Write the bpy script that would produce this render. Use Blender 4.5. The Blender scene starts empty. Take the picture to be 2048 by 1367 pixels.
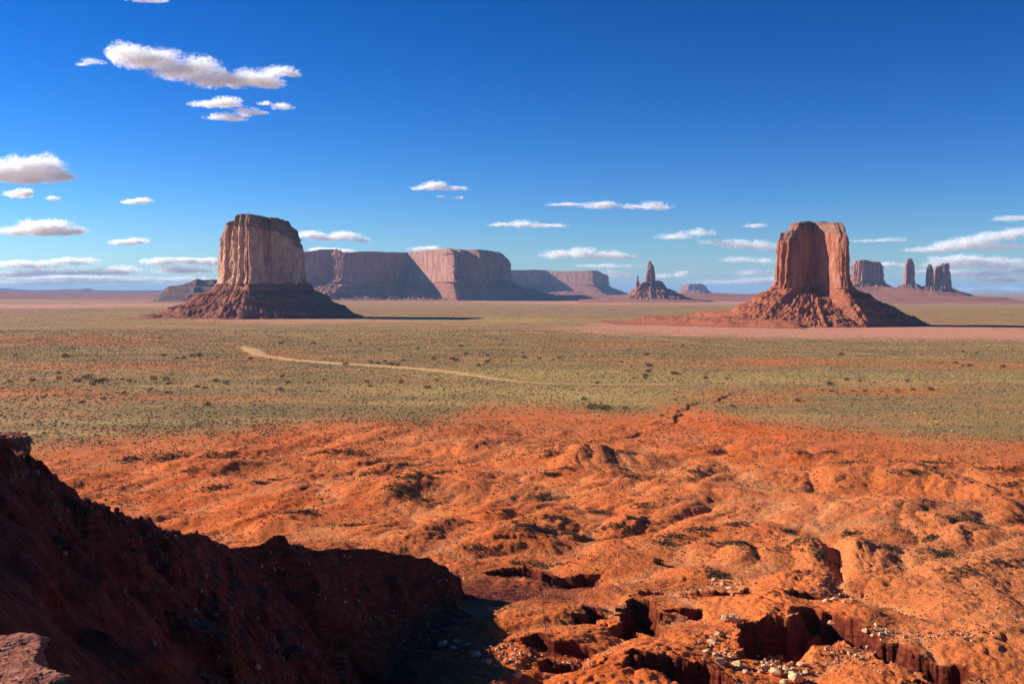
import bpy, bmesh, math, random
import numpy as np

# ------------------------------------------------------------------ basics
scene = bpy.context.scene
COL = scene.collection
rng = np.random.default_rng(7)
random.seed(7)

H_CAM = 80.0
F = 2196.0                      # focal length in pixels of the 2048 px wide photograph
PITCH = math.atan(100.5 / F)    # camera looks slightly down
CP, SP = math.cos(PITCH), math.sin(PITCH)

def ray(px, py):
    """direction (x, y, z), scaled so that y = 1, of a photograph pixel"""
    u = (np.asarray(px, float) - 1024.0) / F
    v = (683.5 - np.asarray(py, float)) / F
    dy = CP + v * SP
    dz = -SP + v * CP
    return u / dy, dz / dy      # x per y, z per y

def at(px, py, y):
    a, b = ray(px, py)
    return (float(a * y), float(y), float(H_CAM + b * y))

def flat(px, py, z=0.0):
    a, b = ray(px, py)
    y = (z - H_CAM) / b
    return float(a * y), float(y)

# ------------------------------------------------------------------ noise
def _h(ix, iy, iz, seed):
    h = (ix.astype(np.int64) * 374761393 + iy.astype(np.int64) * 668265263 + iz.astype(np.int64) * 2147483647 + seed * 974634777) & 0xffffffff
    h = ((h ^ (h >> 13)) * 1274126177) & 0xffffffff
    h = h ^ (h >> 16)
    return h

_pr = np.random.default_rng(1234)
_P = _pr.permutation(1024).astype(np.int32); _P = np.concatenate([_P, _P])
_A = _pr.random(1024)*2*np.pi; _GX = np.cos(_A).astype(np.float32); _GY = np.sin(_A).astype(np.float32)

def perlin2(x, y, seed=0):
    x = np.asarray(x, float); y = np.asarray(y, float)
    x, y = np.broadcast_arrays(x, y)
    flx = np.floor(x); fly = np.floor(y)
    fx = (x - flx).astype(np.float32); fy = (y - fly).astype(np.float32)
    ix = (flx.astype(np.int64) + seed*131) & 1023; iy = (fly.astype(np.int64) + seed*57) & 1023
    ux = fx*fx*fx*(fx*(fx*6 - 15) + 10); uy = fy*fy*fy*(fy*(fy*6 - 15) + 10)
    iy1 = (iy + 1) & 1023
    pa = _P[ix]; pb = _P[(ix + 1) & 1023]
    def g(p, q, dx, dy):
        h = _P[p + q]
        return _GX[h]*(fx - dx) + _GY[h]*(fy - dy)
    n0 = g(pa, iy, 0, 0); n0 = n0 + (g(pb, iy, 1, 0) - n0)*ux
    n1 = g(pa, iy1, 0, 1); n1 = n1 + (g(pb, iy1, 1, 1) - n1)*ux
    return ((n0 + (n1 - n0)*uy)*1.42).astype(float)

def val3(x, y, z, seed=0):
    ix = np.floor(x); iy = np.floor(y); iz = np.floor(z)
    fx = x - ix; fy = y - iy; fz = z - iz
    fx = fx * fx * (3 - 2 * fx); fy = fy * fy * (3 - 2 * fy); fz = fz * fz * (3 - 2 * fz)
    def v(a, b, c):
        return (_h(ix + a, iy + b, iz + c, seed) & 65535) / 32767.5 - 1.0
    x00 = v(0,0,0)*(1-fx)+v(1,0,0)*fx; x10 = v(0,1,0)*(1-fx)+v(1,1,0)*fx
    x01 = v(0,0,1)*(1-fx)+v(1,0,1)*fx; x11 = v(0,1,1)*(1-fx)+v(1,1,1)*fx
    return (x00*(1-fy)+x10*fy)*(1-fz) + (x01*(1-fy)+x11*fy)*fz

def fbm(x, y, o=4, seed=0, gain=0.5):
    s = 0; a = 1.0; t = 0
    for k in range(o):
        s = s + a * perlin2(x * 2.03**k, y * 2.03**k, seed + k * 17); t += a; a *= gain
    return s / t

def fbm3(x, y, z, o=4, seed=0, gain=0.5):
    s = 0; a = 1.0; t = 0
    for k in range(o):
        s = s + a * val3(x * 2.03**k, y * 2.03**k, z * 2.03**k, seed + k * 17); t += a; a *= gain
    return s / t

def sstep(a, b, x):
    t = np.clip((x - a) / (b - a), 0, 1)
    return t * t * (3 - 2 * t)

# ------------------------------------------------------------------ meshes
def make_mesh(name, verts, faces, mat=None, smooth=True, parent=None, attrs=None):
    """verts (n,3) array, faces (m,k) int array with k = 3 or 4"""
    verts = np.asarray(verts, np.float32); faces = np.asarray(faces, np.int32)
    me = bpy.data.meshes.new(name)
    k = faces.shape[1]
    me.vertices.add(len(verts)); me.vertices.foreach_set("co", verts.ravel())
    me.loops.add(faces.size); me.loops.foreach_set("vertex_index", faces.ravel())
    me.polygons.add(len(faces))
    me.polygons.foreach_set("loop_start", np.arange(0, faces.size, k, dtype=np.int32))
    me.polygons.foreach_set("loop_total", np.full(len(faces), k, np.int32))
    me.polygons.foreach_set("use_smooth", np.full(len(faces), bool(smooth)))
    if attrs:
        for n, (kind, data) in attrs.items():
            at_ = me.attributes.new(n, kind, 'POINT')
            at_.data.foreach_set("color" if kind == 'FLOAT_COLOR' else "value", np.asarray(data, np.float32).ravel())
    me.update(calc_edges=True)
    if mat: me.materials.append(mat)
    o = bpy.data.objects.new(name, me); COL.objects.link(o)
    if parent: o.parent = parent
    return o

def tag(o, label=None, cat=None, group=None, kind=None):
    if label: o["label"] = label
    if cat: o["category"] = cat
    if group: o["group"] = group
    if kind: o["kind"] = kind
    return o

def empty(name, loc):
    o = bpy.data.objects.new(name, None); COL.objects.link(o); o.location = loc
    o.empty_display_size = 1.0
    return o

def grid_faces(nr, nc, closed=False):
    i = np.arange(nr - 1)[:, None]; j = np.arange(nc if closed else nc - 1)[None, :]
    j2 = (j + 1) % nc
    a = i * nc + j; b = i * nc + j2; c = (i + 1) * nc + j2; d = (i + 1) * nc + j
    return np.stack([a, b, c, d], -1).reshape(-1, 4)

# ------------------------------------------------------------------ node helpers
class NT:
    def __init__(s, name):
        s.m = bpy.data.materials.new(name); s.m.use_nodes = True
        s.t = s.m.node_tree; s.n = s.t.nodes; s.l = s.t.links
        s.b = s.n["Principled BSDF"]; s.out = s.n["Material Output"]
        s.b.inputs["Roughness"].default_value = 0.95
        s.b.inputs["Specular IOR Level"].default_value = 0.12
        s.tc = s.n.new("ShaderNodeTexCoord")
    def link(s, a, b): s.l.new(a, b)
    def mapping(s, scale, rot=(0,0,0)):
        m = s.n.new("ShaderNodeMapping"); m.inputs["Scale"].default_value = scale; m.inputs["Rotation"].default_value = rot
        s.link(s.tc.outputs["Object"], m.inputs["Vector"]); return m.outputs["Vector"]
    def noise(s, vec, scale, detail=5, rough=0.55, dist=0.0):
        n = s.n.new("ShaderNodeTexNoise"); n.inputs["Scale"].default_value = scale
        n.inputs["Detail"].default_value = detail; n.inputs["Roughness"].default_value = rough
        n.inputs["Distortion"].default_value = dist
        s.link(vec if vec is not None else s.tc.outputs["Object"], n.inputs["Vector"]); return n.outputs["Fac"]
    def ramp(s, fac, stops, interp='LINEAR'):
        r = s.n.new("ShaderNodeValToRGB"); r.color_ramp.interpolation = interp
        e = r.color_ramp.elements
        while len(e) < len(stops): e.new(0.5)
        for k, (p, c) in enumerate(stops):
            e[k].position = p; e[k].color = (*c, 1) if len(c) == 3 else c
        s.link(fac, r.inputs["Fac"]); return r.outputs["Color"]
    def step(s, fac, a, b):
        m = s.n.new("ShaderNodeMapRange"); m.inputs["From Min"].default_value = a; m.inputs["From Max"].default_value = b
        s.link(fac, m.inputs["Value"]); return m.outputs["Result"]
    def mix(s, fac, a, b, mode='MIX'):
        m = s.n.new("ShaderNodeMix"); m.data_type = 'RGBA'; m.blend_type = mode
        for inp, v in ((m.inputs[0], fac), (m.inputs[6], a), (m.inputs[7], b)):
            if hasattr(v, "links"): s.link(v, inp)
            elif isinstance(v, (int, float)): inp.default_value = v
            else: inp.default_value = (*v, 1)
        return m.outputs[2]
    def math(s, op, a, b=0.5, clamp=False):
        m = s.n.new("ShaderNodeMath"); m.operation = op; m.use_clamp = clamp
        for inp, v in ((m.inputs[0], a), (m.inputs[1], b)):
            if hasattr(v, "links"): s.link(v, inp)
            else: inp.default_value = v
        return m.outputs[0]
    def attr(s, name, col=False):
        a = s.n.new("ShaderNodeAttribute"); a.attribute_name = name
        return a.outputs["Color" if col else "Fac"]
    def bump(s, height, dist, strength=1.0, prev=None):
        b = s.n.new("ShaderNodeBump"); b.inputs["Distance"].default_value = dist; b.inputs["Strength"].default_value = strength
        s.link(height, b.inputs["Height"])
        if prev is not None: s.link(prev, b.inputs["Normal"])
        return b.outputs["Normal"]
    def base(s, col, normal=None):
        if hasattr(col, "links"): s.link(col, s.b.inputs["Base Color"])
        else: s.b.inputs["Base Color"].default_value = (*col, 1)
        if normal is not None: s.link(normal, s.b.inputs["Normal"])
        return s.m

# ------------------------------------------------------------------ materials
def mat_ground():
    t = NT("desert_ground")
    big = t.noise(None, 0.012, 5, 0.6)
    mid = t.noise(None, 0.11, 6, 0.65)
    fine = t.noise(None, 1.1, 5, 0.7)
    sand = t.ramp(mid, [(0.28, (0.46, 0.070, 0.012)), (0.5, (0.68, 0.133, 0.022)), (0.75, (0.82, 0.235, 0.055))])
    sand = t.mix(t.step(big, 0.35, 0.7), sand, (0.60, 0.175, 0.05))
    sand = t.mix(t.math('MULTIPLY', t.step(fine, 0.50, 0.66), 0.6), sand, (0.27, 0.06, 0.02))
    pale = t.attr("pale")
    sand = t.mix(pale, sand, (0.70, 0.36, 0.16))
    # steep rock of the near spur, plus painted shade in gullies and below it
    rock_shade = t.ramp(t.noise(t.mapping((1, 1, 3.5)), 0.35, 7, 0.7), [(0.3, (0.05, 0.008, 0.004)), (0.5, (0.13, 0.018, 0.007)), (0.72, (0.24, 0.055, 0.028))])
    sand = t.mix(t.attr("rock"), sand, rock_shade)
    # grass and low scrub of the plain
    g1 = t.noise(None, 0.22, 4, 0.8)
    g2 = t.noise(None, 0.006, 5, 0.6)
    g3 = t.noise(None, 0.75, 3, 0.7)
    green = t.ramp(g2, [(0.32, (0.170, 0.122, 0.036)), (0.5, (0.238, 0.160, 0.043)), (0.68, (0.40, 0.235, 0.060))])
    green = t.mix(t.step(g1, 0.40, 0.68), green, (0.36, 0.20, 0.085))
    green = t.mix(t.math('MULTIPLY', t.step(g3, 0.5, 0.62), 0.55), green, (0.09, 0.085, 0.045))
    tanp = t.noise(t.mapping((0.022, 0.010, 0.02)), 1.0, 7, 0.72)
    green = t.mix(t.math('MULTIPLY', t.step(tanp, 0.42, 0.66), 0.75), green, (0.44, 0.200, 0.080))
    stre = t.noise(t.mapping((0.0030, 0.012, 0.02)), 1.0, 9, 0.78, 0.5)
    green = t.mix(t.math('MULTIPLY', t.step(stre, 0.52, 0.62), 0.62), green, (0.54, 0.20, 0.075))
    green = t.mix(t.math('MULTIPLY', t.step(stre, 0.47, 0.38), 0.60), green, (0.150, 0.125, 0.052))
    sx_ = t.noise(t.mapping((0.0045, 0.020, 0.02)), 1.0, 8, 0.75)
    green = t.mix(t.math('MULTIPLY', t.step(sx_, 0.53, 0.64), 0.6), green, (0.52, 0.36, 0.12))
    green = t.mix(t.attr("straw"), green, (0.46, 0.295, 0.095))
    veg = t.math('ADD', t.attr("veg"), t.math('MULTIPLY', t.math('SUBTRACT', mid, 0.5), 1.1))
    col = t.mix(t.step(veg, 0.10, 0.85), sand, green)
    col = t.mix(t.attr("pink"), col, t.ramp(mid, [(0.3, (0.44, 0.16, 0.085)), (0.7, (0.68, 0.32, 0.19))]))
    n = t.bump(mid, 1.2, 0.55)
    n = t.bump(fine, 0.6, 1.0, n)
    return t.base(col, n)

def mat_cliff(name, tan=(0.50, 0.27, 0.165), dark=(0.20, 0.085, 0.055), s=1.0, red=(0.40, 0.15, 0.085)):
    t = NT(name)
    streak = t.noise(t.mapping((0.040*s, 0.040*s, 0.011*s)), 1.0, 8, 0.66, 1.0)
    strat = t.noise(t.mapping((0.004*s, 0.004*s, 0.09*s)), 1.0, 5, 0.7)
    blot = t.noise(t.mapping((0.03*s, 0.03*s, 0.05*s)), 1.0, 7, 0.7)
    c = t.ramp(streak, [(0.29, dark), (0.42, red), (0.55, tan), (0.75, tuple(min(1, v*1.25) for v in tan))])
    c = t.mix(t.math('MULTIPLY', t.step(strat, 0.54, 0.70), 0.35), c, dark)
    c = t.mix(t.math('MULTIPLY', t.step(blot, 0.44, 0.66), 0.6), c, red)
    n = t.bump(streak, 9.0/s, 0.8)
    n = t.bump(strat, 4.0/s, 0.5, n)
    return t.base(c, n)

def mat_talus(name, a=(0.215, 0.066, 0.038), b=(0.37, 0.125, 0.07), c_=(0.45, 0.22, 0.14), s=1.0):
    t = NT(name)
    f = t.noise(None, 0.16*s, 6, 0.75)
    strat = t.noise(t.mapping((0.003*s, 0.003*s, 0.11*s)), 1.0, 4, 0.7)
    m = t.noise(None, 0.018*s, 5, 0.6)
    c = t.ramp(f, [(0.32, a), (0.52, b), (0.74, c_)])
    c = t.mix(t.math('MULTIPLY', t.step(strat, 0.5, 0.62), 0.6), c, a)
    c = t.mix(t.math('MULTIPLY', t.step(m, 0.5, 0.72), 0.4), c, (0.20, 0.115, 0.065))
    n = t.bump(f, 6.0/s, 0.9)
    return t.base(c, n)

def mat_simple(name, stops, scale, bump=0.3, detail=5):
    t = NT(name)
    f = t.noise(None, scale, detail, 0.65)
    return t.base(t.ramp(f, stops), t.bump(f, bump, 0.6))

M_ground = mat_ground()
M_cliff = mat_cliff("cliff_rock", tan=(0.64, 0.41, 0.28), red=(0.46, 0.20, 0.12))
M_cliff_red = mat_cliff("cliff_rock_red", tan=(0.44, 0.185, 0.10), red=(0.32, 0.10, 0.052), dark=(0.13, 0.045, 0.03))
M_cliff_far = mat_cliff("far_cliff_rock", tan=(0.44, 0.23, 0.155), red=(0.30, 0.12, 0.075), dark=(0.14, 0.06, 0.045), s=0.45)
M_talus = mat_talus("talus_rubble")
M_talus_r = mat_talus("talus_rubble_red", a=(0.25, 0.070, 0.034), b=(0.46, 0.135, 0.062), c_=(0.58, 0.25, 0.14))
M_talus_far = mat_talus("far_talus_rubble", a=(0.25, 0.09, 0.06), b=(0.40, 0.16, 0.10), c_=(0.46, 0.24, 0.17), s=0.4)
M_cap = mat_talus("cap_rock", a=(0.16, 0.068, 0.048), b=(0.38, 0.18, 0.115), c_=(0.54, 0.31, 0.21))
M_hill = mat_talus("far_hill_rock", a=(0.16, 0.075, 0.065), b=(0.24, 0.12, 0.10), c_=(0.33, 0.19, 0.15), s=0.2)
M_track = mat_simple("pale_sand", [(0.35, (0.30, 0.19, 0.08)), (0.5, (0.56, 0.32, 0.12)), (0.7, (0.72, 0.44, 0.19))], 0.12, 0.2)
M_track2 = mat_simple("faint_track", [(0.35, (0.27, 0.18, 0.07)), (0.5, (0.38, 0.24, 0.10)), (0.7, (0.52, 0.32, 0.14))], 0.10, 0.2)
M_boulder = mat_simple("boulder_rock", [(0.25, (0.34, 0.17, 0.08)), (0.5, (0.60, 0.38, 0.20)), (0.8, (0.74, 0.56, 0.34))], 1.6, 0.12)
M_outcrop = mat_simple("outcrop_rock", [(0.3, (0.16, 0.035, 0.02)), (0.5, (0.36, 0.12, 0.07)), (0.75, (0.58, 0.30, 0.21))], 7.0, 0.05, 8)

def mat_attr_col(name, transl=0.0):
    t = NT(name)
    return t.base(t.attr("tint", True))
M_scrub = mat_attr_col("scrub_leaves")
M_stones = mat_attr_col("stone_chips")

t_ = NT("juniper_leaves")
f_ = t_.noise(None, 0.8, 3)
M_juniper = t_.base(t_.ramp(f_, [(0.3, (0.014, 0.016, 0.008)), (0.7, (0.034, 0.036, 0.016))]))

# ------------------------------------------------------------------ terrain function
BASE_D = np.array([0, 100, 150, 180, 210, 260, 320, 400, 520, 680, 900, 1e6])
BASE_Z = np.array([24, 23, 21, 19.5, 17.5, 13.5, 9.5, 6.0, 2.5, 0.4, 0, 0.])

def base_h(x, y):
    d = np.hypot(np.asarray(x)*0.75, np.maximum(y, 0)) + np.maximum(-np.asarray(y, float), 0)*0.3
    return np.interp(d, BASE_D, BASE_Z) + 5.5*np.exp(-((x - 2)/38.0)**2 - ((y - 196)/38.0)**2)

def crest(px, py, y): return at(px, py, y)
CREST = np.array([
    (-1.2, -40, 79.0), (-1.4, -6, 78.5), (-2.6, 4, 77.9), (-4.3, 9.0, 76.85), (-6.4, 12.5, 76.2), (-14, 26, 75.0), (-24, 48, 74.2),
    crest(-30, 848, 58), crest(10, 876, 63), crest(50, 915, 70), crest(105, 948, 80), crest(200, 1003, 97),
    crest(300, 1038, 118), crest(400, 1068, 143), crest(470, 1092, 163), crest(510, 1088, 168), crest(558, 1068, 172), crest(620, 1093, 182),
    crest(700, 1090, 193), crest(780, 1096, 203), crest(860, 1114, 210), crest(905, 1140, 216), crest(930, 1180, 217), crest(950, 1240, 212)])
CREST[:, 2] -= 0.4

def poly_dist(x, y, P):
    """nearest distance, side (+ = right of travel), crest z, arc fraction"""
    best = np.full(x.shape, 1e18); side = np.zeros(x.shape); zc = np.zeros(x.shape); sf = np.zeros(x.shape)
    seg = np.hypot(np.diff(P[:, 0]), np.diff(P[:, 1])); cum = np.concatenate([[0], np.cumsum(seg)]); tot = cum[-1]
    for k in range(len(P) - 1):
        ax, ay = P[k, 0], P[k, 1]; bx, by = P[k+1, 0], P[k+1, 1]
        dx, dy = bx - ax, by - ay; L2 = dx*dx + dy*dy
        t = np.clip(((x - ax)*dx + (y - ay)*dy) / L2, 0, 1)
        qx, qy = x - ax - t*dx, y - ay - t*dy
        d2 = qx*qx + qy*qy
        m = d2 < best
        best = np.where(m, d2, best)
        cr = dy * (x - ax) - dx * (y - ay)
        side = np.where(m, np.sign(cr), side)
        sf = np.where(m, (cum[k] + t*seg[k]) / tot, sf)
        if P.shape[1] > 2: zc = np.where(m, P[k, 2] + t*(P[k+1, 2] - P[k, 2]), zc)
    return np.sqrt(best), side, zc, sf

# scarps: photograph-measured lines on the badlands turned into ground positions: (points, drop, recovery length)
SC = [
    ([(1140, 1200), (1165, 1186), (1200, 1186), (1232, 1196)], 4.0, 9),
    ([(1228, 1232), (1238, 1186), (1268, 1170), (1302, 1176), (1322, 1205), (1330, 1228)], 7.5, 13),
    ([(1330, 1190), (1370, 1188), (1415, 1190)], 2.6, 10),
    ([(1070, 1300), (1100, 1276), (1135, 1284), (1165, 1280), (1200, 1284), (1226, 1308)], 6.0, 10),
    ([(1236, 1314), (1268, 1296), (1310, 1294), (1360, 1296), (1404, 1302), (1450, 1330), (1500, 1352)], 6.0, 10),
    ([(1466, 1275), (1474, 1242), (1500, 1236), (1540, 1238), (1600, 1236), (1645, 1236)], 9.5, 13),
    ([(1780, 1350), (1840, 1336), (1900, 1346)], 3.5, 12),
    ([(1380, 1160), (1440, 1166), (1490, 1150)], 1.8, 14),
    ([(1560, 1185), (1640, 1180), (1700, 1190)], 1.6, 12),
    ([(950, 1132), (1040, 1122), (1120, 1126), (1210, 1122)], 3.0, 18),
    ([(1010, 1240), (1060, 1232), (1130, 1246), (1200, 1254)], 2.6, 13),
]
CH = [([(1570, 1262), (1640, 1262), (1700, 1284), (1780, 1320), (1880, 1360), (1990, 1410)], 2.4, 10.5), ([(1800, 1352), (1850, 1346), (1905, 1352)], 1.6, 4.0)]
SCARPS = []
for pts, drop, L in SC:
    P = []
    for (a, b) in pts:
        y = 240.0
        for _ in range(12):
            z = float(base_h(float(ray(a, b)[0])*y, y)) + 1.0
            y = 0.5*y + 0.5*flat(a, b, z)[1]
        P.append(flat(a, b, z))
    SCARPS.append((np.array(P), drop, L))

CHANS = []
for pts, hw, dep in CH:
    P = []
    for (a, b) in pts:
        y = 210.0
        for _ in range(14):
            y = 0.5*y + 0.5*flat(a, b, float(base_h(float(ray(a, b)[0])*y, y)) - 2.0)[1]
        P.append(flat(a, b, float(base_h(float(ray(a, b)[0])*y, y)) - 2.0))
    CHANS.append((np.array(P), hw, dep))
ARROYO = np.array([flat(a, b, 0.6) for a, b in [(1205, 882), (1250, 868), (1320, 850), (1352, 834), (1354, 818), (1378, 808), (1425, 798), (1470, 784), (1500, 770)]])

# hand-placed badlands mounds (px, py, rx metres, ry metres, height)
MOUNDS = [(600, 1010, 22, 26, 5.5), (1150, 905, 40, 40, 4.5), (1110, 1000, 26, 16, 5.0), (1270, 960, 30, 30, 4.5), (900, 960, 30, 26, 4.5), (380, 925, 38, 36, 5.0),
          (1400, 965, 34, 34, 4.5), (1560, 1130, 17, 13, 4.2), (1500, 1090, 15, 14, 3.2), (1800, 1140, 18, 15, 4.0),
          (1400, 1075, 22, 12, 3.8), (1200, 1060, 30, 9, 3.2), (1900, 1040, 26, 22, 3.4), (1720, 1010, 26, 22, 3.6), (1650, 1080, 18, 14, 3.5),
          (1320, 900, 40, 20, 3.0), (1560, 900, 40, 24, 3.2), (1780, 930, 40, 30, 3.5), (1980, 1180, 20, 18, 4.0), (1730, 1210, 12, 10, 3.0), (820, 1040, 26, 12, 3.2), (700, 960, 24, 22, 3.2)]
MW = []
for (a, b, rx, ry, h) in MOUNDS:
    y = 300.0
    for _ in range(12):
        z = np.interp(y, BASE_D, BASE_Z) + 2; y = flat(a, b, z)[1]
    x, y = flat(a, b, z); MW.append((x, y, rx, ry, h))

def veg_line(x, y):
    """distance beyond the edge of the scrub plain (positive on the plain)"""
    px = 1024 + F * x / np.maximum(y, 1)
    py = np.interp(px, [-1500, 0, 80, 300, 700, 1000, 1200, 1330, 1420, 1500, 1650, 1800, 2048, 3500],
                       [930, 925, 900, 872, 850, 838, 838, 838, 846, 866, 890, 902, 912, 940])
    yb = 80 * F / (py - 583)
    return (y - yb)

def terrain(x, y, detail=True, masks=False):
    x = np.asarray(x, float); y = np.asarray(y, float)
    d = np.hypot(x * 0.75, np.maximum(y, 0)) + np.maximum(-y, 0) * 0.3
    z = base_h(x, y)
    vl = veg_line(x, y)
    # badlands mounds: billow noise with sharp little valleys
    amt_ = sstep(60, -110, vl) * sstep(60, 150, y)
    b1_ = np.ones(x.shape); b2_ = np.ones(x.shape)
    q = amt_ > 0
    if q.any():
        X, Y, D_, amt = x[q], y[q], d[q], amt_[q]
        wx = X + 14 * fbm(X/60, Y/60, 2, 5); wy = Y + 14 * fbm(X/60 + 9, Y/60, 2, 6)
        b1 = np.abs(fbm((wx*0.90 - wy*0.44)/34, (wy*0.90 + wx*0.44)/84, 2, 11))
        b2 = np.abs(perlin2((wx*0.9 - 0.44*wy)/13, (wy*0.9 + 0.44*wx)/27, 12))
        b3 = np.abs(perlin2(wx/7.5, wy/6.5, 13))
        big = fbm(X/150, Y/130, 2, 21)
        lump = 11.0*b1 + 3.0*b2*(0.35 + b1*1.6) + 1.3*b3*(0.3 + b2)
        wide = np.abs(fbm((wx*0.8 + wy*0.5)/105, (wy*0.9 - wx*0.4)/80, 2, 15))
        kk = np.interp(D_, [170, 230, 320, 420, 640], [0.34, 0.42, 0.52, 0.46, 0.30])
        dz = (lump - 3.0)*kk + 7.0*(wide - 0.25) + 2.0*big + 0.30*fbm(X/3.2, Y/4.2, 3, 35)
        for (mx, my, rx, ry, h) in MW:
            dz = dz + h * 0.5 * np.exp(-1.6*(((X - mx)/rx)**2 + ((Y - my)/ry)**2)) * (1 + 0.5*(b2 - 0.3))
        near = sstep(420, 200, D_)
        dz = dz + near * 0.55 * np.abs(perlin2(wx/2.6, wy/3.4, 31)) * (0.3 + b1*2)
        dz = dz + 0.75*(1 - 0.5*near)*(np.abs(perlin2((wx*0.8 - wy*0.6)/4.6, (wy*0.8 + wx*0.6)/7.5, 36)) - 0.2)*(0.4 + b1*2)
        dz = dz + near * 0.12 * fbm(X/0.9, Y/0.9, 2, 33)
        z[q] += amt*dz; b1_[q] = b1; b2_[q] = b2
    b1, b2 = b1_, b2_
    # scarps
    scarp_shade = np.zeros(x.shape)  # dark mask that paints shadow onto scarp walls and channels
    msk = (d < 420) & (d > 120)
    if msk.any():
        xs, ys = x[msk], y[msk]
        wxs = xs + 2.2 * perlin2(xs/4.6, ys/4.6, 41) + 0.6*perlin2(xs/1.6, ys/1.6, 42) + 0.35*perlin2(xs/0.6, ys/0.6, 45)
        wys = ys + 2.6 * perlin2(xs/4.0, ys/5.0, 43) + 0.6*perlin2(xs/1.5, ys/1.5, 44) + 0.35*perlin2(xs/0.6, ys/0.6, 46)
        dz = np.zeros(xs.shape); shade_ = np.zeros(xs.shape)
        for P, drop, L in SCARPS:
            x0, x1 = P[:, 0].min() - L - 6, P[:, 0].max() + L + 6
            y0, y1 = P[:, 1].min() - L - 14, P[:, 1].max() + L + 6
            m = (wxs > x0) & (wxs < x1) & (wys > y0) & (wys < y1)
            if not m.any(): continue
            dist, side, _, sf = poly_dist(wxs[m], wys[m], P)
            tp = np.clip(np.minimum(sf, 1 - sf) * 7, 0, 1)
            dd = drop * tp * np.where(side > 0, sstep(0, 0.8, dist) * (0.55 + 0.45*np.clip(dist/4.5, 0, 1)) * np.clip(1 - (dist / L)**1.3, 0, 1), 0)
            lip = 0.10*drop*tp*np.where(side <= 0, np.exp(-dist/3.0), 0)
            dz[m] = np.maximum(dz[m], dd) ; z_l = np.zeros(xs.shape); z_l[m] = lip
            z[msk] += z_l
            shade_[m] = np.maximum(shade_[m], tp*np.where(side > 0, np.clip(1.4 - dist/3.0, 0, 1), np.clip(1 - dist/0.5, 0, 1)))
        for P, hw, dep in CHANS:
            dist, side, _, sf = poly_dist(wxs, wys, P)
            q = np.clip(np.minimum(sf, 1.6 - sf)*6, 0, 1)*sstep(hw + 1.6, hw - 0.4, dist)
            dz = np.maximum(dz, dep*q*(0.8 + 0.2*sstep(hw, 0, dist))); shade_ = np.maximum(shade_, np.clip(np.minimum(sf, 1.6 - sf)*6, 0, 1)*sstep(hw + 2.4, hw + 1.2, dist))
        z[msk] -= dz; scarp_shade[msk] = shade_
    # arroyo on the plain
    m = (d > 500) & (d < 1200) & (x > 0) & (x < 400)
    if m.any():
        wxa = x[m] + 5*perlin2(x[m]/22, y[m]/22, 51); wya = y[m] + 9*perlin2(x[m]/18, y[m]/25, 52)
        dist, side, _, sf = poly_dist(wxa, wya, ARROYO)
        z[m] -= 1.3 * np.where(side > 0, sstep(0, 2.0, dist)*np.clip(1 - dist/22, 0, 1), 0)*np.clip(0.75 + 1.2*fbm(x[m]/40, y[m]/40, 2, 53), 0.1, 1) * np.clip((1 - sf)*5, 0, 1)*np.clip(sf*6, 0, 1)
    # plain undulation
    pl = sstep(-60, 200, vl); m = pl > 0
    if m.any(): z[m] += pl[m] * (0.9*fbm(x[m]/130, y[m]/160, 3, 61) + 0.25*fbm(x[m]/25, y[m]/30, 2, 62))
    far = sstep(3500, 9000, y); m = far > 0
    if m.any(): z[m] += far[m] * (5.0*fbm(x[m]/1500, y[m]/2500, 3, 63))
    # near spur on the left with its crest
    rock = np.zeros(x.shape)
    m = (d < 330) & (x < 150)
    if m.any():
        xs, ys = x[m], y[m]
        wxs = xs + 2.2*fbm(xs/9, ys/9, 3, 71); wys = ys + 2.2*fbm(xs/9+5, ys/9, 3, 72)
        k = np.clip(np.hypot(xs, ys)/60, 0.06, 1.0)
        wxs = xs + (wxs - xs)*k; wys = ys + (wys - ys)*k
        dist, side, zc, sf = poly_dist(wxs, wys, CREST)
        kr = np.interp(sf, [0, 0.25, 0.55, 0.8, 1.0], [1.25, 1.15, 1.1, 1.0, 0.8])
        kl = np.interp(sf, [0, 0.3, 0.6, 1.0], [0.25, 0.45, 0.5, 0.4])
        hr = zc - np.where(side > 0, kr, kl) * dist
        fade = sstep(0, 5, dist)
        gul = np.abs(fbm(xs/9 + ys/30, ys/13, 3, 73))
        hr = hr + k*fade*(3.4*(gul - 0.22)) + k*fade*1.2*fbm(xs/22, ys/22, 2, 79) + k*(1 - 0.6*sstep(0.5, 0.75, sf))*(0.9*fbm(xs/3.6, ys/3.6, 4, 74) + 0.5*np.abs(fbm(xs/1.1, ys/1.1, 3, 75)))
        # broken strata ledges
        st = hr/2.6 + 0.7*fbm(xs/14, ys/14, 2, 76); fr = st - np.floor(st)
        hr = hr + 2.6*k*0.55*(sstep(0.25, 0.75, fr) - fr)*np.clip(0.5 + fbm(xs/20, ys/20, 2, 77), 0, 1)
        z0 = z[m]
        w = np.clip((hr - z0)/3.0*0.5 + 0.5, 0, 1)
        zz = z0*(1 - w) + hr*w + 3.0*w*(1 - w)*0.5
        z[m] = zz; rock[m] = np.maximum(w, 0.85*np.clip((hr - z0 + 15 + 4*fbm(xs/6, ys/6, 3, 78))/12, 0, 1))  # apron past the spur's foot paints shade on the floor there
    if masks:
        return z, vl, rock, scarp_shade, b1, b2
    return z

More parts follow.
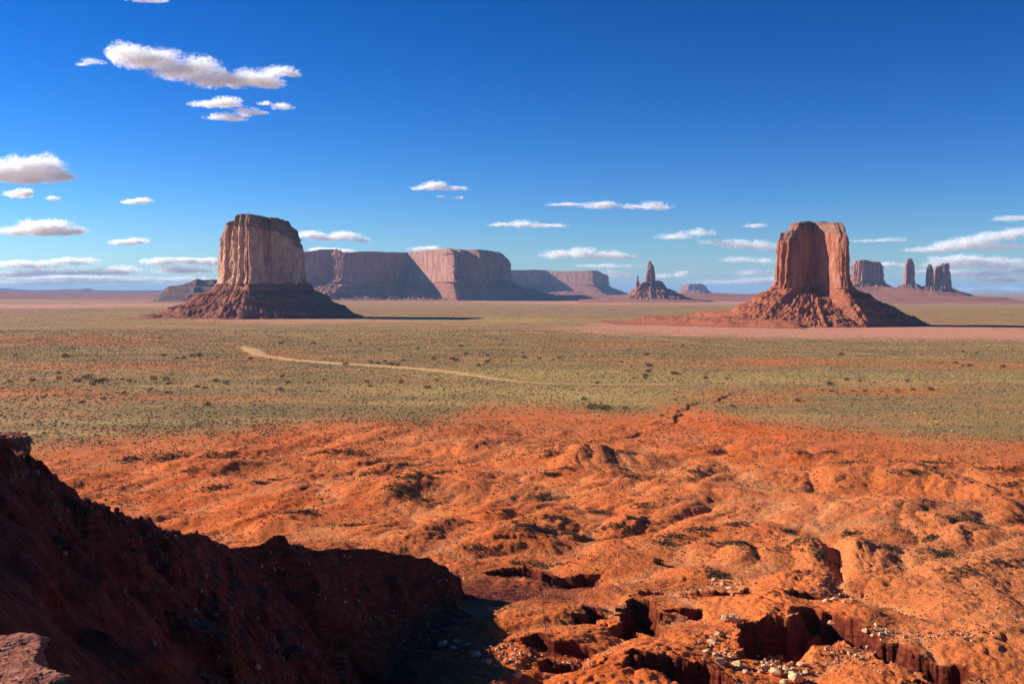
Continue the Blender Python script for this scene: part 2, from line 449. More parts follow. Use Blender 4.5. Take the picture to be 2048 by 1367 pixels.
# ------------------------------------------------------------------ ground sheet
def build_ground():
    ta = np.tan(np.radians(26.2))
    inner = np.linspace(-ta, ta, 1180)
    left = -np.tan(np.radians(np.linspace(78, 26.6, 130)))
    right = np.tan(np.radians(np.linspace(26.6, 72, 100)))
    ang = np.arctan(np.concatenate([left, inner, right]))
    r1 = np.geomspace(2.0, 150, 560, endpoint=False)
    r2 = 1/np.linspace(1/150, 1/720, 720, endpoint=False)
    r3 = 1/np.linspace(1/720, 1/9000, 300, endpoint=False)
    r4 = np.geomspace(9000, 90000, 70)
    r = np.concatenate([r1, r2, r3, r4])
    R, A = np.meshgrid(r, ang, indexing='ij')
    X = (R*np.sin(A)).ravel(); Y = (R*np.cos(A)).ravel()
    Z, vl, rock, scarp_shade, b1, b2 = terrain(X, Y, masks=True)
    # colour masks (growth; the rock mask also holds painted shade)
    px = 1024 + F*X/np.maximum(Y, 1); d = np.hypot(X, Y)
    n1 = fbm(X/90, Y/170, 4, 81); n2 = fbm(X/400, Y/700, 3, 82)
    veg = sstep(-50, 110, vl + 75*n1 + 150*n2)*0.95
    def patch(pxs, pys, rx, ry, soft=0.6):     # an oval of bare soil around a ground position
        x0, y0 = flat(pxs, pys); yt = flat(pxs, pys - ry)[1]; yb = flat(pxs, pys + ry)[1]
        xx = (X - x0)/(rx/F*y0); yy = np.where(Y > y0, (Y - y0)/(yt - y0), (y0 - Y)/(y0 - yb))
        q = np.sqrt(xx**2 + yy**2) + 0.55*n1 + 0.3*n2
        return sstep(1 + soft*0.5, 1 - soft*0.5, q)
    bare = np.zeros(X.shape)
    for a in [(200, 730, 300, 9), (60, 785, 190, 12), (150, 680, 230, 9), (1480, 795, 110, 15), (1700, 782, 190, 7), (1600, 725, 330, 9),
              (1880, 728, 260, 9), (1385, 824, 50, 18), (560, 712, 110, 5), (1250, 690, 160, 5), (350, 795, 240, 6)]:
        bare = np.maximum(bare, patch(*a, 1.7)*0.8)
    veg = np.clip(veg - bare*0.85*(0.6 + 0.8*np.abs(n1)), 0, 1)
    # pink silt round the right butte, and far plain
    pink = np.maximum(patch(1680, 660, 560, 16), patch(1950, 665, 260, 12))
    pink = np.maximum(pink, patch(600, 640, 220, 7)*0.7)
    pink = np.maximum(pink, sstep(5200, 8200, d + 1500*n2)*0.3)
    pink = np.maximum(pink, patch(1250, 602, 300, 7)); pink = np.maximum(pink, patch(100, 612, 260, 5))
    straw = np.zeros(X.shape)
    for a in [(1500, 755, 520, 13), (1150, 790, 260, 16), (700, 668, 260, 5), (900, 780, 280, 12), (1100, 745, 220, 10), (900, 640, 300, 5)]:
        straw = np.maximum(straw, patch(*a, 1.2)*0.8)
    straw = np.clip(straw*(0.75 + n1), 0, 1)
    pale = sstep(0.10, 0.0, b1)*0.25*sstep(0, -100, vl) + 0.15*sstep(0.1, 0.5, n2)
    pale = np.clip(pale, 0, 1)*(1 - rock)
    rock_shade = np.clip(rock*1.2 + scarp_shade, 0, 1)
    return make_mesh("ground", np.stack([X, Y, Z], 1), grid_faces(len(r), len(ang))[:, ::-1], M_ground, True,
                     attrs={"veg": ('FLOAT', veg), "pink": ('FLOAT', pink), "straw": ('FLOAT', straw), "pale": ('FLOAT', pale), "rock": ('FLOAT', rock_shade)})
g = build_ground(); tag(g, kind="structure")

def on_ground(px, py, iters=14):
    """point where the pixel's ray meets the terrain (march outward)"""
    a, b = ray(px, py); a = float(a); b = float(b)
    ys = np.geomspace(60, 12000, 2400)
    zz = terrain(a*ys, ys); hit = np.nonzero(zz > H_CAM + b*ys)[0]
    if len(hit) == 0: y = -H_CAM/b
    else:
        k = hit[0]; y0, y1 = ys[max(k-1, 0)], ys[k]
        yy = np.linspace(y0, y1, 40); z2 = terrain(a*yy, yy); h2 = np.nonzero(z2 > H_CAM + b*yy)[0]
        y = yy[h2[0]] if len(h2) else y1
    x = a*y
    return x, y, float(terrain(np.array([x]), np.array([y]))[0])

# ------------------------------------------------------------------ buttes
def poly_radius(theta, P):
    """radius of a star-shaped polygon P (rel. to origin) along theta"""
    R = np.zeros(theta.shape)
    c, s = np.cos(theta), np.sin(theta)
    n = len(P)
    for k in range(n):
        a = P[k]; b = P[(k+1) % n]
        dx, dy = b[0]-a[0], b[1]-a[1]
        den = c*dy - s*dx
        den = np.where(np.abs(den) < 1e-9, 1e-9, den)
        t = (a[0]*dy - a[1]*dx)/den
        u = (a[0]*s - a[1]*c)/den
        ok = (t > 0) & (u >= -1e-6) & (u <= 1+1e-6)
        R = np.where(ok & (t > R), t, R)
    return R

def smooth_ring(R, n):
    for _ in range(n): R = (np.roll(R, 1) + 2*R + np.roll(R, -1))/4
    return R

def butte(name, label, cat, cx, cy, outline, z_t, skyline, talus_r, seed, mats, flute=(9, 28), N=900, M=70, batter=0.06,
          cap_h=0.16, group=None, zg=-1.5, steps=3, talus_pow=1.25, gully=9.0, cap_name="cap_rock", tnoise=1.0, rough=1.0, shelf=0.0, root=None, part_talus=True, round_=3):
    """a butte of three parts: fluted cliff, talus apron and ledgy cap. skyline: [(x rel, z)]; talus_r: [(deg, radius)]"""
    th = np.linspace(-np.pi, np.pi, N, endpoint=False)
    Rc = smooth_ring(poly_radius(th, outline), round_)
    c, s = np.cos(th), np.sin(th)
    A, lam = flute
    px_, py_ = Rc*c, Rc*s
    fl = np.abs(fbm(px_/lam + seed, py_/lam, 3, seed))           # deep rounded buttresses
    slot = sstep(0.16, 0.0, np.abs(perlin2(px_/(lam*1.1) + 7, py_/(lam*1.1), seed+3)))   # narrow dark clefts
    if root is None:
        root = empty(name, (cx, cy, 0)); tag(root, label, cat, group)
    sk = np.array(skyline, float)
    def ztop(x): return np.interp(x, sk[:, 0], sk[:, 1])
    # cliff
    t = np.linspace(0, 1, M)[:, None]
    zz_ = t*(sk[:, 1].max() - z_t)
    xw = px_[None, :] + 0.09*lam*val3(px_[None, :]/lam + 0*t, py_[None, :]/lam + 0*t, zz_/(lam*1.6) + 0*px_[None, :], seed+20)
    yw = py_[None, :] + 0.09*lam*val3(px_[None, :]/lam + 9 + 0*t, py_[None, :]/lam + 0*t, zz_/(lam*1.6) + 0*px_[None, :], seed+21)
    fl3 = np.abs(fbm(xw/lam + seed, yw/lam, 3, seed))
    sl3 = sstep(0.17, 0.0, np.abs(perlin2(xw/(lam*1.1) + 7, yw/(lam*1.1), seed+3)))
    gate = sstep(-0.35, 0.15, val3(px_[None, :]/(lam*1.3) + 0*t, py_[None, :]/(lam*1.3) + 0*t, zz_/(lam*2.4) + 0*px_[None, :], seed+22))
    Rb = Rc[None, :] + A*(fl3 - 0.25)*1.5 - A*1.3*sl3*gate
    X0 = Rb*c; zt = ztop(X0)
    Z = z_t - 12 + (zt*(1 - 0) - z_t + 12)*t
    H = (zt - z_t)
    inset = batter*H*t
    topw = sstep(1 - cap_h - 0.05, 1, t)                          # stepping back into the cap ledges
    inset = inset + H*0.07*topw*rough
    n3 = fbm3(X0/22, Rb*s/22, Z/60, 4, seed+5)
    led = fbm3(X0/200, Rb*s/200, Z/9, 3, seed+6)*(0.35 + topw*1.6)
    blk = np.floor(fbm3(X0/13, Rb*s/13, Z/26, 3, seed+30)*4.0)/4.0
    R = Rb - inset + rough*(A*0.25*n3 + A*0.32*led + A*0.55*blk)
    R = R + A*0.55*sstep(0.16, 0, t)                               # foot of the wall steps out
    V = np.stack([R*c, R*s, Z], -1)
    kc = int(M*(1 - cap_h))
    make_mesh("cliff", V[:kc+1].reshape(-1, 3), grid_faces(kc+1, N, True), mats[0], True, root)
    # cap: upper ledges and roof
    rim = V[-1]
    f = np.array([0.985, 0.95, 0.86, 0.7, 0.5, 0.25, 0.02])[:, None]
    Rr = R[-1][None, :]*f
    Xr = Rr*c; Yr = Rr*s
    Zr = ztop(Xr) + rough*2.2*fbm(Xr/14, Yr/14, 3, seed+8) + rough*0.035*(sk[:, 1].max() - z_t)*np.floor(2.5*fbm(Xr/40, Yr/40, 2, seed+31))/2.5*sstep(1.0, 0.9, f) - 1.0
    Zr[0] = V[-1][:, 2] + 0.5
    cap = np.concatenate([V[kc:], np.stack([Xr, Yr, Zr], -1)], 0)
    make_mesh(cap_name, cap.reshape(-1, 3), grid_faces(cap.shape[0], N, True), mats[2], True, root)
    # talus apron
    if part_talus:
        tr = np.array(talus_r, float)
        Rt = np.interp(np.degrees(th), tr[:, 0], tr[:, 1])
        Rt = smooth_ring(Rt, 30)*(1 + 0.10*fbm(c*3 + seed, s*3, 3, seed+9))
        K = 90
        u = np.linspace(0, 1, K)[:, None]
        Rin = smooth_ring(Rc, int(N*0.02))[None, :] - A*1.2
        Rr = Rin + (Rt[None, :] - Rin)*u
        prof = (1 - u)**talus_pow
        ztt = (z_t + 0.10*(z_t)*fbm(c*4 + 3, s*4 + seed, 3, seed+10))[None, :]
        zz = zg + (ztt - zg)*prof
        # strata steps
        st = zz/(z_t/steps) + 0.35*fbm(c*5, s*5, 2, seed+11)[None, :]; fr = st - np.floor(st)
        zz = zz + (z_t/steps)*0.32*shelf*(sstep(0.3, 0.62, fr) - fr)*sstep(0, .15, u)*sstep(1, .8, u)
        ct, s_t = c[None, :], s[None, :]
        gl = np.abs(fbm(ct*5 + 0.006*Rr*ct + seed, s_t*5 + 0.006*Rr*s_t, 4, seed+12, 0.6))
        zz = zz + gully*(gl - 0.30)*2.2*sstep(0, 0.2, u)*sstep(1.0, 0.75, u)
        zz = zz + tnoise*3.0*fbm(Rr*ct/38 + 5, Rr*s_t/38, 3, seed+14, 0.6)*sstep(0, 0.1, u)*sstep(1.0, 0.8, u)
        zz = zz + tnoise*4.5*fbm(Rr*ct/15, Rr*s_t/15, 4, seed+13, 0.7)*sstep(1.0, 0.9, u)
        make_mesh("talus_slope", np.stack([Rr*ct + 0*zz, Rr*s_t + 0*zz, zz], -1).reshape(-1, 3), grid_faces(K, N, True)[:, ::-1], mats[1], True, root)
    return root

def zpx(py, y):           # height of a pixel row at distance y
    return H_CAM + float(ray(1024, py)[1])*y
def xpx(px, y, cx=0.0):
    return (px - 1024)/F*y - cx

# left butte
D = 3440.0; CX = xpx(520, D)
butte("butte", "broad pale fluted butte with a rounded top, sunlit left face, on the left", "butte", CX, D,
      [(-142, 82), (-140, 36), (-104, -34), (2, -152), (16, -148), (84, -52), (130, 20), (136, 60), (90, 120), (0, 150), (-90, 130)],
      zpx(560, D-100), [(-150, zpx(490, D)), (-136, zpx(474, D)), (-118, zpx(456, D)), (-100, zpx(447, D)), (-62, zpx(440, D)), (-52, zpx(433, D)), (-20, zpx(432, D)), (30, zpx(436, D)), (74, zpx(438, D)), (82, zpx(448, D)), (108, zpx(460, D)), (116, zpx(476, D)), (128, zpx(478, D)), (150, zpx(474, D))],
      [(-180, 330), (-150, 330), (-120, 275), (-90, 262), (-60, 260), (-30, 290), (0, 330), (40, 300), (90, 270), (140, 300), (180, 330)], 101,
      (M_cliff, M_talus, M_cap), flute=(15, 44), N=1100, M=90, batter=0.01, cap_h=0.20, gully=6, steps=3, shelf=1.0, tnoise=1.7, talus_pow=1.08)

# right butte
D = 2650.0; CX = xpx(1622, D)
butte("butte", "red butte on the right with a flat stepped top and shaded alcove in its front", "butte", CX, D,
      [(-86, 22), (-88, -20), (-72, -44), (-52, -48), (-42, -38), (8, -14), (22, -20), (36, -104), (54, -112), (76, -58), (88, -8), (84, 50), (30, 85), (-40, 80)],
      zpx(567, D-70), [(-96, zpx(470, D)), (-80, zpx(464, D)), (-56, zpx(462, D)), (-48, zpx(461, D)), (-43, zpx(449, D)), (-32, zpx(443, D)), (0, zpx(444, D)), (30, zpx(449, D)), (60, zpx(450, D)), (70, zpx(457, D)), (82, zpx(466, D)), (100, zpx(480, D))],
      [(-180, 250), (-150, 240), (-120, 222), (-90, 208), (-60, 215), (-30, 250), (0, 290), (30, 265), (90, 230), (140, 240), (180, 250)], 207,
      (M_cliff_red, M_talus_r, M_cap), flute=(10, 21), N=1100, M=90, batter=0.05, cap_h=0.16, gully=6, steps=4, shelf=0.9, tnoise=1.7, talus_pow=1.02)

# long mesa behind
D = 10600.0; CXm = xpx(815, D)
def mp(px, y): return (xpx(px, y, CXm), y - D)
mesa_out = [mp(560, 10300), mp(634, 10760), mp(652, 10430), mp(686, 9950), mp(698, 10100), mp(728, 10560), mp(742, 10330), mp(750, 10340), mp(788, 11000), mp(806, 10860), mp(822, 10520), mp(830, 10600), mp(838, 10460), mp(868, 10300), mp(906, 9620), mp(916, 9640), mp(950, 9960), mp(962, 9800), mp(968, 9820), mp(1000, 10200), mp(1022, 10450), mp(1018, 11300), mp(900, 12300), mp(700, 12300), mp(560, 11600)]
butte("mesa", "long flat-topped mesa in the distance behind the left butte", "mesa", CXm, D, mesa_out, zpx(562, 10300),
      [(-1400, zpx(505, D)), (xpx(632, D, CXm), zpx(506, D)), (xpx(640, D, CXm), zpx(500, D)), (xpx(668, D, CXm), zpx(500, D)), (xpx(685, D, CXm), zpx(508, D)), (xpx(715, D, CXm), zpx(510, D)), (xpx(730, D, CXm), zpx(506, D)),
       (xpx(900, D, CXm), zpx(504, D)), (xpx(1000, D, CXm), zpx(505, D)), (xpx(1012, D, CXm), zpx(512, D)), (xpx(1022, D, CXm), zpx(518, D)), (1600, zpx(520, D))],
      [(-180, 1700), (-150, 1500), (-135, 1150), (-110, 1050), (-90, 1000), (-75, 1080), (-60, 1130), (-40, 1150), (-20, 1280), (0, 1500), (30, 1900), (90, 2200), (150, 1900), (180, 1700)], 311,
      (M_cliff_far, M_talus_far, M_cliff_far), flute=(70, 190), N=1800, M=60, batter=0.10, cap_h=0.1, gully=26, steps=3, shelf=0.6, tnoise=3.0, talus_pow=1.15)

# second, farther mesa
D = 16500.0; CXm = xpx(1090, D)
mesa2 = [mp(930, 16600), mp(1000, 15900), mp(1030, 16100), mp(1130, 16900), mp(1150, 16700), mp(1172, 16200), mp(1185, 15950), mp(1205, 16000), mp(1216, 16400), mp(1210, 17500), mp(1100, 18200), mp(960, 18000)]
butte("mesa", "hazy blue mesa with a sloping talus, between the long mesa and the spire", "mesa", CXm, D, mesa2, zpx(568, D),
      [(-2000, zpx(541, D)), (xpx(1060, D, CXm), zpx(541, D)), (xpx(1068, D, CXm), zpx(539, D)), (xpx(1130, D, CXm), zpx(543, D)), (xpx(1192, D, CXm), zpx(542, D)), (xpx(1210, D, CXm), zpx(549, D)), (2000, zpx(560, D))],
      [(-180, 1500), (-90, 1300), (-60, 1250), (-30, 1150), (0, 1200), (30, 1700), (90, 2200), (180, 1500)], 419,
      (M_cliff_far, M_talus_far, M_cliff_far), flute=(40, 150), N=900, M=40, batter=0.12, cap_h=0.1, gully=20, steps=3, shelf=0.3, tnoise=3.0, talus_pow=1.1)

# spire with its pinnacle on a red mound
D = 8600.0; CXs = xpx(1300, D)
r_ = butte("spire", "jagged dark rock spire on a red mound, right of the middle", "rock spire", CXs, D,
      [(-40, 0), (-34, -34), (0, -42), (34, -30), (44, 4), (24, 40), (-22, 40)], zpx(566, D),
      [(-60, zpx(552, D)), (-34, zpx(548, D)), (-26, zpx(545, D)), (-22, zpx(534, D)), (-14, zpx(524, D)), (0, zpx(521, D)), (10, zpx(527, D)), (26, zpx(532, D)), (36, zpx(536, D)), (44, zpx(548, D))],
      [(-180, 270), (-120, 250), (-90, 260), (-60, 260), (0, 390), (60, 320), (120, 280), (180, 270)], 503,
      (M_cliff_far, M_talus_far, M_cliff_far), flute=(9, 30), N=500, M=50, batter=0.02, cap_h=0.3, gully=14, steps=3, shelf=0.8, talus_pow=1.0, cap_name="spire_top")
# stepped shoulder round the spire and small pinnacle beside it
o_ = butte("shoulder", None, None, 0, 0, [(-170, 10), (-130, -90), (0, -130), (120, -90), (160, 0), (90, 110), (-90, 110)], zpx(588, D),
      [(-170, zpx(582, D)), (-120, zpx(575, D)), (-60, zpx(565, D)), (0, zpx(562, D)), (60, zpx(561, D)), (92, zpx(563, D)), (125, zpx(574, D)), (165, zpx(584, D))], [(-180, 400), (180, 400)], 507,
      (M_talus_far, M_talus_far, M_talus_far), flute=(10, 30), N=500, M=30, batter=0.7, cap_h=0.2, root=r_, part_talus=False, cap_name="shoulder_top")
pin = empty("rock_pinnacle", (xpx(1275, D-40), D-40, 0)); tag(pin, "small leaning rock pinnacle just left of the dark spire", "rock pinnacle")
butte("x", None, None, 0, 0, [(-18, 0), (-12, -16), (8, -16), (18, 0), (8, 16), (-10, 16)], zpx(580, D), [(-22, zpx(562, D)), (-8, zpx(553, D)), (6, zpx(551, D)), (20, zpx(562, D))],
      [(-180, 100), (180, 100)], 509, (M_cliff_far, M_talus_far, M_cliff_far), flute=(4, 14), N=160, M=30, batter=0.05, cap_h=0.3, root=pin, gully=5, cap_name="pinnacle_top")

# low far mesa
D = 21000.0; CXm = xpx(1388, D)
butte("mesa", "small low mesa on the horizon right of the spire", "mesa", CXm, D, [(-250, 0), (-150, -180), (120, -190), (260, 0), (150, 200), (-150, 200)], zpx(577, D),
      [(-300, zpx(573, D)), (-150, zpx(568, D)), (120, zpx(567, D)), (260, zpx(573, D))], [(-180, 430), (180, 430)], 601,
      (M_cliff_far, M_talus_far, M_cliff_far), flute=(20, 80), N=300, M=20, batter=0.3, gully=8, talus_pow=1.0)

# right-hand group of three far buttes, pinnacle, on a shared red bench
D = 9300.0
CXb = xpx(1735, D)
butte("butte", "hazy square butte just right of the big red butte", "butte", CXb, D, [(-150, 10), (-135, -70), (-90, -110), (0, -90), (80, -80), (122, -30), (120, 60), (0, 110), (-110, 90)], zpx(559, D),
      [(-160, zpx(528, D)), (-140, zpx(522, D)), (-60, zpx(520, D)), (20, zpx(523, D)), (100, zpx(524, D)), (125, zpx(530, D))], [(-180, 470), (-90, 420), (0, 330), (90, 400), (180, 470)], 701,
      (M_cliff_far, M_talus_far, M_cliff_far), flute=(20, 60), N=600, M=40, gully=16, shelf=0.8, talus_pow=1.0)
P = empty("rock_pinnacle", (xpx(1762, D-60), D-60, 0)); tag(P, "thin hazy rock needle beside the square far butte", "rock pinnacle")
butte("x", None, None, 0, 0, [(-20, 0), (-12, -18), (10, -18), (20, 0), (8, 18), (-12, 18)], zpx(561, D), [(-22, zpx(545, D)), (-5, zpx(533, D)), (8, zpx(538, D)), (22, zpx(550, D))],
      [(-180, 190), (180, 190)], 703, (M_cliff_far, M_talus_far, M_cliff_far), flute=(4, 14), N=160, M=30, root=P, gully=5, talus_pow=1.0, cap_name="pinnacle_top")
D = 9000.0
CXb = xpx(1817, D)
butte("butte", "slender square rock tower, hazy blue, far right of the red butte", "rock tower", CXb, D, [(-46, 0), (-40, -38), (10, -44), (42, -30), (46, 10), (20, 44), (-30, 40)], zpx(567, D),
      [(-50, zpx(526, D)), (-36, zpx(518, D)), (30, zpx(517, D)), (44, zpx(522, D))], [(-180, 330), (-90, 300), (0, 320), (90, 300), (180, 330)], 711,
      (M_cliff_far, M_talus_far, M_cliff_far), flute=(9, 26), N=360, M=40, batter=0.05, gully=12, shelf=0.6, talus_pow=1.0)
CXb = xpx(1855, D)
butte("butte", "narrow rock finger standing against the widest far right tower", "rock tower", CXb, D - 40, [(-34, 0), (-26, -30), (12, -34), (34, 0), (14, 34), (-20, 34)], zpx(570, D),
      [(-40, zpx(532, D)), (-20, zpx(528, D)), (6, zpx(534, D)), (18, zpx(529, D)), (34, zpx(534, D))], [(-180, 260), (180, 260)], 713,
      (M_cliff_far, M_talus_far, M_cliff_far), flute=(8, 22), N=300, M=40, batter=0.03, gully=12, shelf=0.6, talus_pow=1.0)
CXb = xpx(1886, D)
butte("butte", "widest of the far right rock towers, rising to a point at its right", "rock tower", CXb, D + 40, [(-88, 0), (-80, -44), (0, -66), (64, -50), (82, 10), (44, 68), (-64, 64)], zpx(575, D),
      [(-92, zpx(531, D)), (-70, zpx(534, D)), (-50, zpx(536, D)), (-30, zpx(530, D)), (0, zpx(532, D)), (30, zpx(527, D)), (48, zpx(525, D)), (54, zpx(530, D)), (78, zpx(552, D))],
      [(-180, 300), (-90, 300), (-30, 330), (0, 420), (30, 380), (90, 320), (180, 300)], 717,
      (M_cliff_far, M_talus_far, M_cliff_far), flute=(12, 32), N=420, M=40, batter=0.10, gully=12, shelf=0.6, talus_pow=1.0)

# ------------------------------------------------------------------ benches, low ridges and far hills (terrain)
def ridge(name, pts, depth, seed, mat, rough=3.0, n=500, front=0.5, steps=1.0, lam=60):
    """a low landform: skyline points (px, py, y); falls to the plain in front and behind over `depth`"""
    pts = np.array([(*at(a, b, y),) for a, b, y in pts])
    s = np.linspace(0, 1, n); si = np.concatenate([[0], np.cumsum(np.hypot(np.diff(pts[:, 0]), np.diff(pts[:, 1])))]); si /= si[-1]
    x = np.interp(s, si, pts[:, 0]); y = np.interp(s, si, pts[:, 1]); z = np.interp(s, si, pts[:, 2])
    v = np.concatenate([np.linspace(-1, 0, 40), np.linspace(0.03, 1, 14)])[:, None]
    zz = z[None, :]*np.clip(1 - np.abs(v)**front, 0, 1) - 2
    X = x[None, :] + 0*v; Y = y[None, :] + v*depth*(1 + 0.25*fbm(x/lam/6, x*0, 3, seed))[None, :]
    nz = fbm(X/lam, Y/lam, 4, seed+1)
    fr = zz/np.maximum(z.max()/3.0, 1); fr = fr - np.floor(fr)
    zz = zz + z.max()/3*0.5*steps*(sstep(0.3, 0.7, fr) - fr)*(zz > 1)
    zz = zz + rough*nz*sstep(0, rough*2, zz)
    endt = np.clip(np.minimum(s, 1 - s)*25, 0, 1)[None, :]
    zz = (zz + 2)*endt - 2
    o = make_mesh(name, np.stack([X, Y, zz], -1).reshape(-1, 3), grid_faces(len(v), n), mat, True)
    tag(o, kind="structure"); return o

ridge("hills", [(-300, 576, 24000), (0, 577, 24000), (60, 579, 24000), (160, 578, 24000), (175, 577, 24000), (190, 579, 24000), (260, 580, 24000), (340, 579, 24000), (480, 578, 24000)], 2200, 801, M_hill, 8, lam=300)
ridge("hills", [(-300, 586, 12000), (0, 585, 12000), (120, 588, 12000), (200, 590, 12000), (330, 586, 12000), (420, 584, 12000), (500, 586, 12000)], 1300, 803, M_talus_far, 6, lam=200)
ridge("hills", [(318, 584, 9000), (332, 577, 9000), (338, 571, 9000), (365, 566, 9000), (385, 563, 9000), (394, 557, 9000), (404, 562, 9000), (425, 560, 9000), (450, 562, 9000), (500, 577, 9000)], 420, 807, M_hill, 8, lam=90)
ridge("hills", [(1900, 590, 14000), (1960, 592, 14000), (2010, 594, 14000), (2100, 596, 14000), (2300, 592, 14000)], 900, 809, M_hill, 5, lam=150)
# red benches under the far right towers, in front of the far mesas and left of the right butte
ridge("hills", [(1600, 585, 8700), (1700, 575, 8700), (1760, 573, 8700), (1800, 574, 8600), (1860, 580, 8500), (1930, 588, 8500), (1990, 596, 8500), (2060, 600, 8500)], 1400, 811, M_talus_far, 9, lam=110)
ridge("hills", [(1020, 592, 10800), (1080, 590, 10800), (1200, 589, 10800), (1280, 588, 10500), (1400, 586, 10500), (1500, 588, 10500), (1620, 588, 10500)], 1500, 813, M_talus_far, 7, lam=120)
ridge("hills", [(1150, 600, 8600), (1220, 594, 8600), (1260, 590, 8600), (1330, 588, 8600), (1380, 596, 8600), (1430, 600, 8600)], 700, 815, M_talus_far, 6, lam=70)
ridge("hills", [(1185, 646, 2900), (1215, 640, 2880), (1280, 636, 2850), (1360, 629, 2800), (1440, 620, 2740), (1500, 612, 2700), (1560, 610, 2680)], 330, 817, M_talus_r, 6.0, lam=22, front=0.8, steps=1.8)
ridge("hills", [(230, 640, 3250), (260, 634, 3300), (300, 627, 3350), (350, 618, 3400), (400, 614, 3420)], 210, 819, M_talus, 6.0, lam=22, front=0.8, steps=1.6)
# small butte beyond the left edge of the picture; its shadow reaches the plain
ridge("hills", [(-640, 640, 1500), (-560, 560, 1480), (-480, 540, 1450), (-420, 548, 1430), (-360, 640, 1400)], 90, 821, M_talus, 4, lam=20)

# ------------------------------------------------------------------ sand track and path across the plain
PATHS = []
def strip(name, pts, w, seed, mat, off=0.18):
    P = np.array([flat(a, b) for a, b in pts])
    s = np.concatenate([[0], np.cumsum(np.hypot(*np.diff(P, axis=0).T))])
    n = int(s[-1]/4) + 2
    q = np.linspace(0, s[-1], n)
    x = np.interp(q, s, P[:, 0]); y = np.interp(q, s, P[:, 1])
    for _ in range(40):
        x[1:-1] = (x[:-2] + 2*x[1:-1] + x[2:])/4; y[1:-1] = (y[:-2] + 2*y[1:-1] + y[2:])/4
    x = x + 3*fbm(q/40, q*0, 2, seed); y = y + 7*fbm(q/50, q*0 + 3, 3, seed+1)
    PATHS.append((np.stack([x, y], 1)[::12], max(w)*0.5))
    tx = np.gradient(x); ty = np.gradient(y); L = np.hypot(tx, ty); nx, ny = -ty/L, tx/L
    W = np.array(w); ww = np.interp(q/s[-1], np.linspace(0, 1, len(W)), W)
    k = np.linspace(-1, 1, 7)[:, None]
    wl = ww*(1 + 1.3*fbm(q/26, q*0+5, 5, seed+2, 0.7)); wr = ww*(1 + 1.3*fbm(q/21, q*0+9, 5, seed+3, 0.7))
    hw = np.where(k < 0, wl, wr)*0.5*np.clip(np.minimum(q, s[-1]-q)/60, 0.05, 1)
    X = x + nx*k*hw; Y = y + ny*k*hw
    Z = terrain(X.ravel(), Y.ravel()).reshape(X.shape) + off
    Z[0] -= 0.5; Z[-1] -= 0.5
    o = make_mesh(name, np.stack([X, Y, Z], -1).reshape(-1, 3), grid_faces(7, n), mat, True)
    tag(o, kind="structure"); return o
strip("path", [(484, 692), (500, 698), (522, 711), (600, 721), (700, 728), (800, 734), (880, 741), (940, 749), (1010, 761), (1100, 767), (1250, 769), (1420, 767)], [14, 30, 22, 26, 32, 26, 12, 6, 5], 901, M_track)
strip("path", [(1148, 656), (1200, 667), (1300, 676), (1420, 688), (1560, 700), (1700, 705), (1850, 718), (2060, 730)], [14, 7, 10, 7, 9, 6, 4], 905, M_track2)

# ------------------------------------------------------------------ scrub cover of the plain (stuff)
def scatter_tint(n, cols, jit=0.25):
    cols = np.array(cols); c = cols[rng.integers(0, len(cols), n)]*(1 + jit*(rng.random((n, 1))*2 - 1))
    return np.concatenate([c, np.ones((n, 1))], 1)

def domes(name, x, y, z, w, h, tint, mat, sides=6):
    n = len(x); k = sides
    a = np.linspace(0, 2*np.pi, k, endpoint=False)[None, :] + rng.random((n, 1))*6
    r1 = w[:, None]*0.5*(0.7 + 0.6*rng.random((n, k)))
    V = np.zeros((n, 2*k+1, 3))
    V[:, :k, 0] = x[:, None] + r1*np.cos(a)*0.9; V[:, :k, 1] = y[:, None] + r1*np.sin(a)*0.9; V[:, :k, 2] = z[:, None] - 0.15
    V[:, k:2*k, 0] = x[:, None] + r1*np.cos(a+.3); V[:, k:2*k, 1] = y[:, None] + r1*np.sin(a+.3); V[:, k:2*k, 2] = z[:, None] + h[:, None]*(0.4 + 0.35*rng.random((n, k)))
    V[:, 2*k, 0] = x + w*0.15*(rng.random(n)-.5); V[:, 2*k, 1] = y; V[:, 2*k, 2] = z + h
    i = np.arange(k); j = (i+1) % k
    tri = np.concatenate([np.stack([i, j, k+j], 1), np.stack([i, k+j, k+i], 1), np.stack([k+i, k+j, np.full(k, 2*k)], 1)], 0)
    Fc = (tri[None] + (np.arange(n)*(2*k+1))[:, None, None]).reshape(-1, 3)
    return make_mesh(name, V.reshape(-1, 3), Fc, mat, False, attrs={"tint": ('FLOAT_COLOR', np.repeat(tint, 2*k+1, 0))})

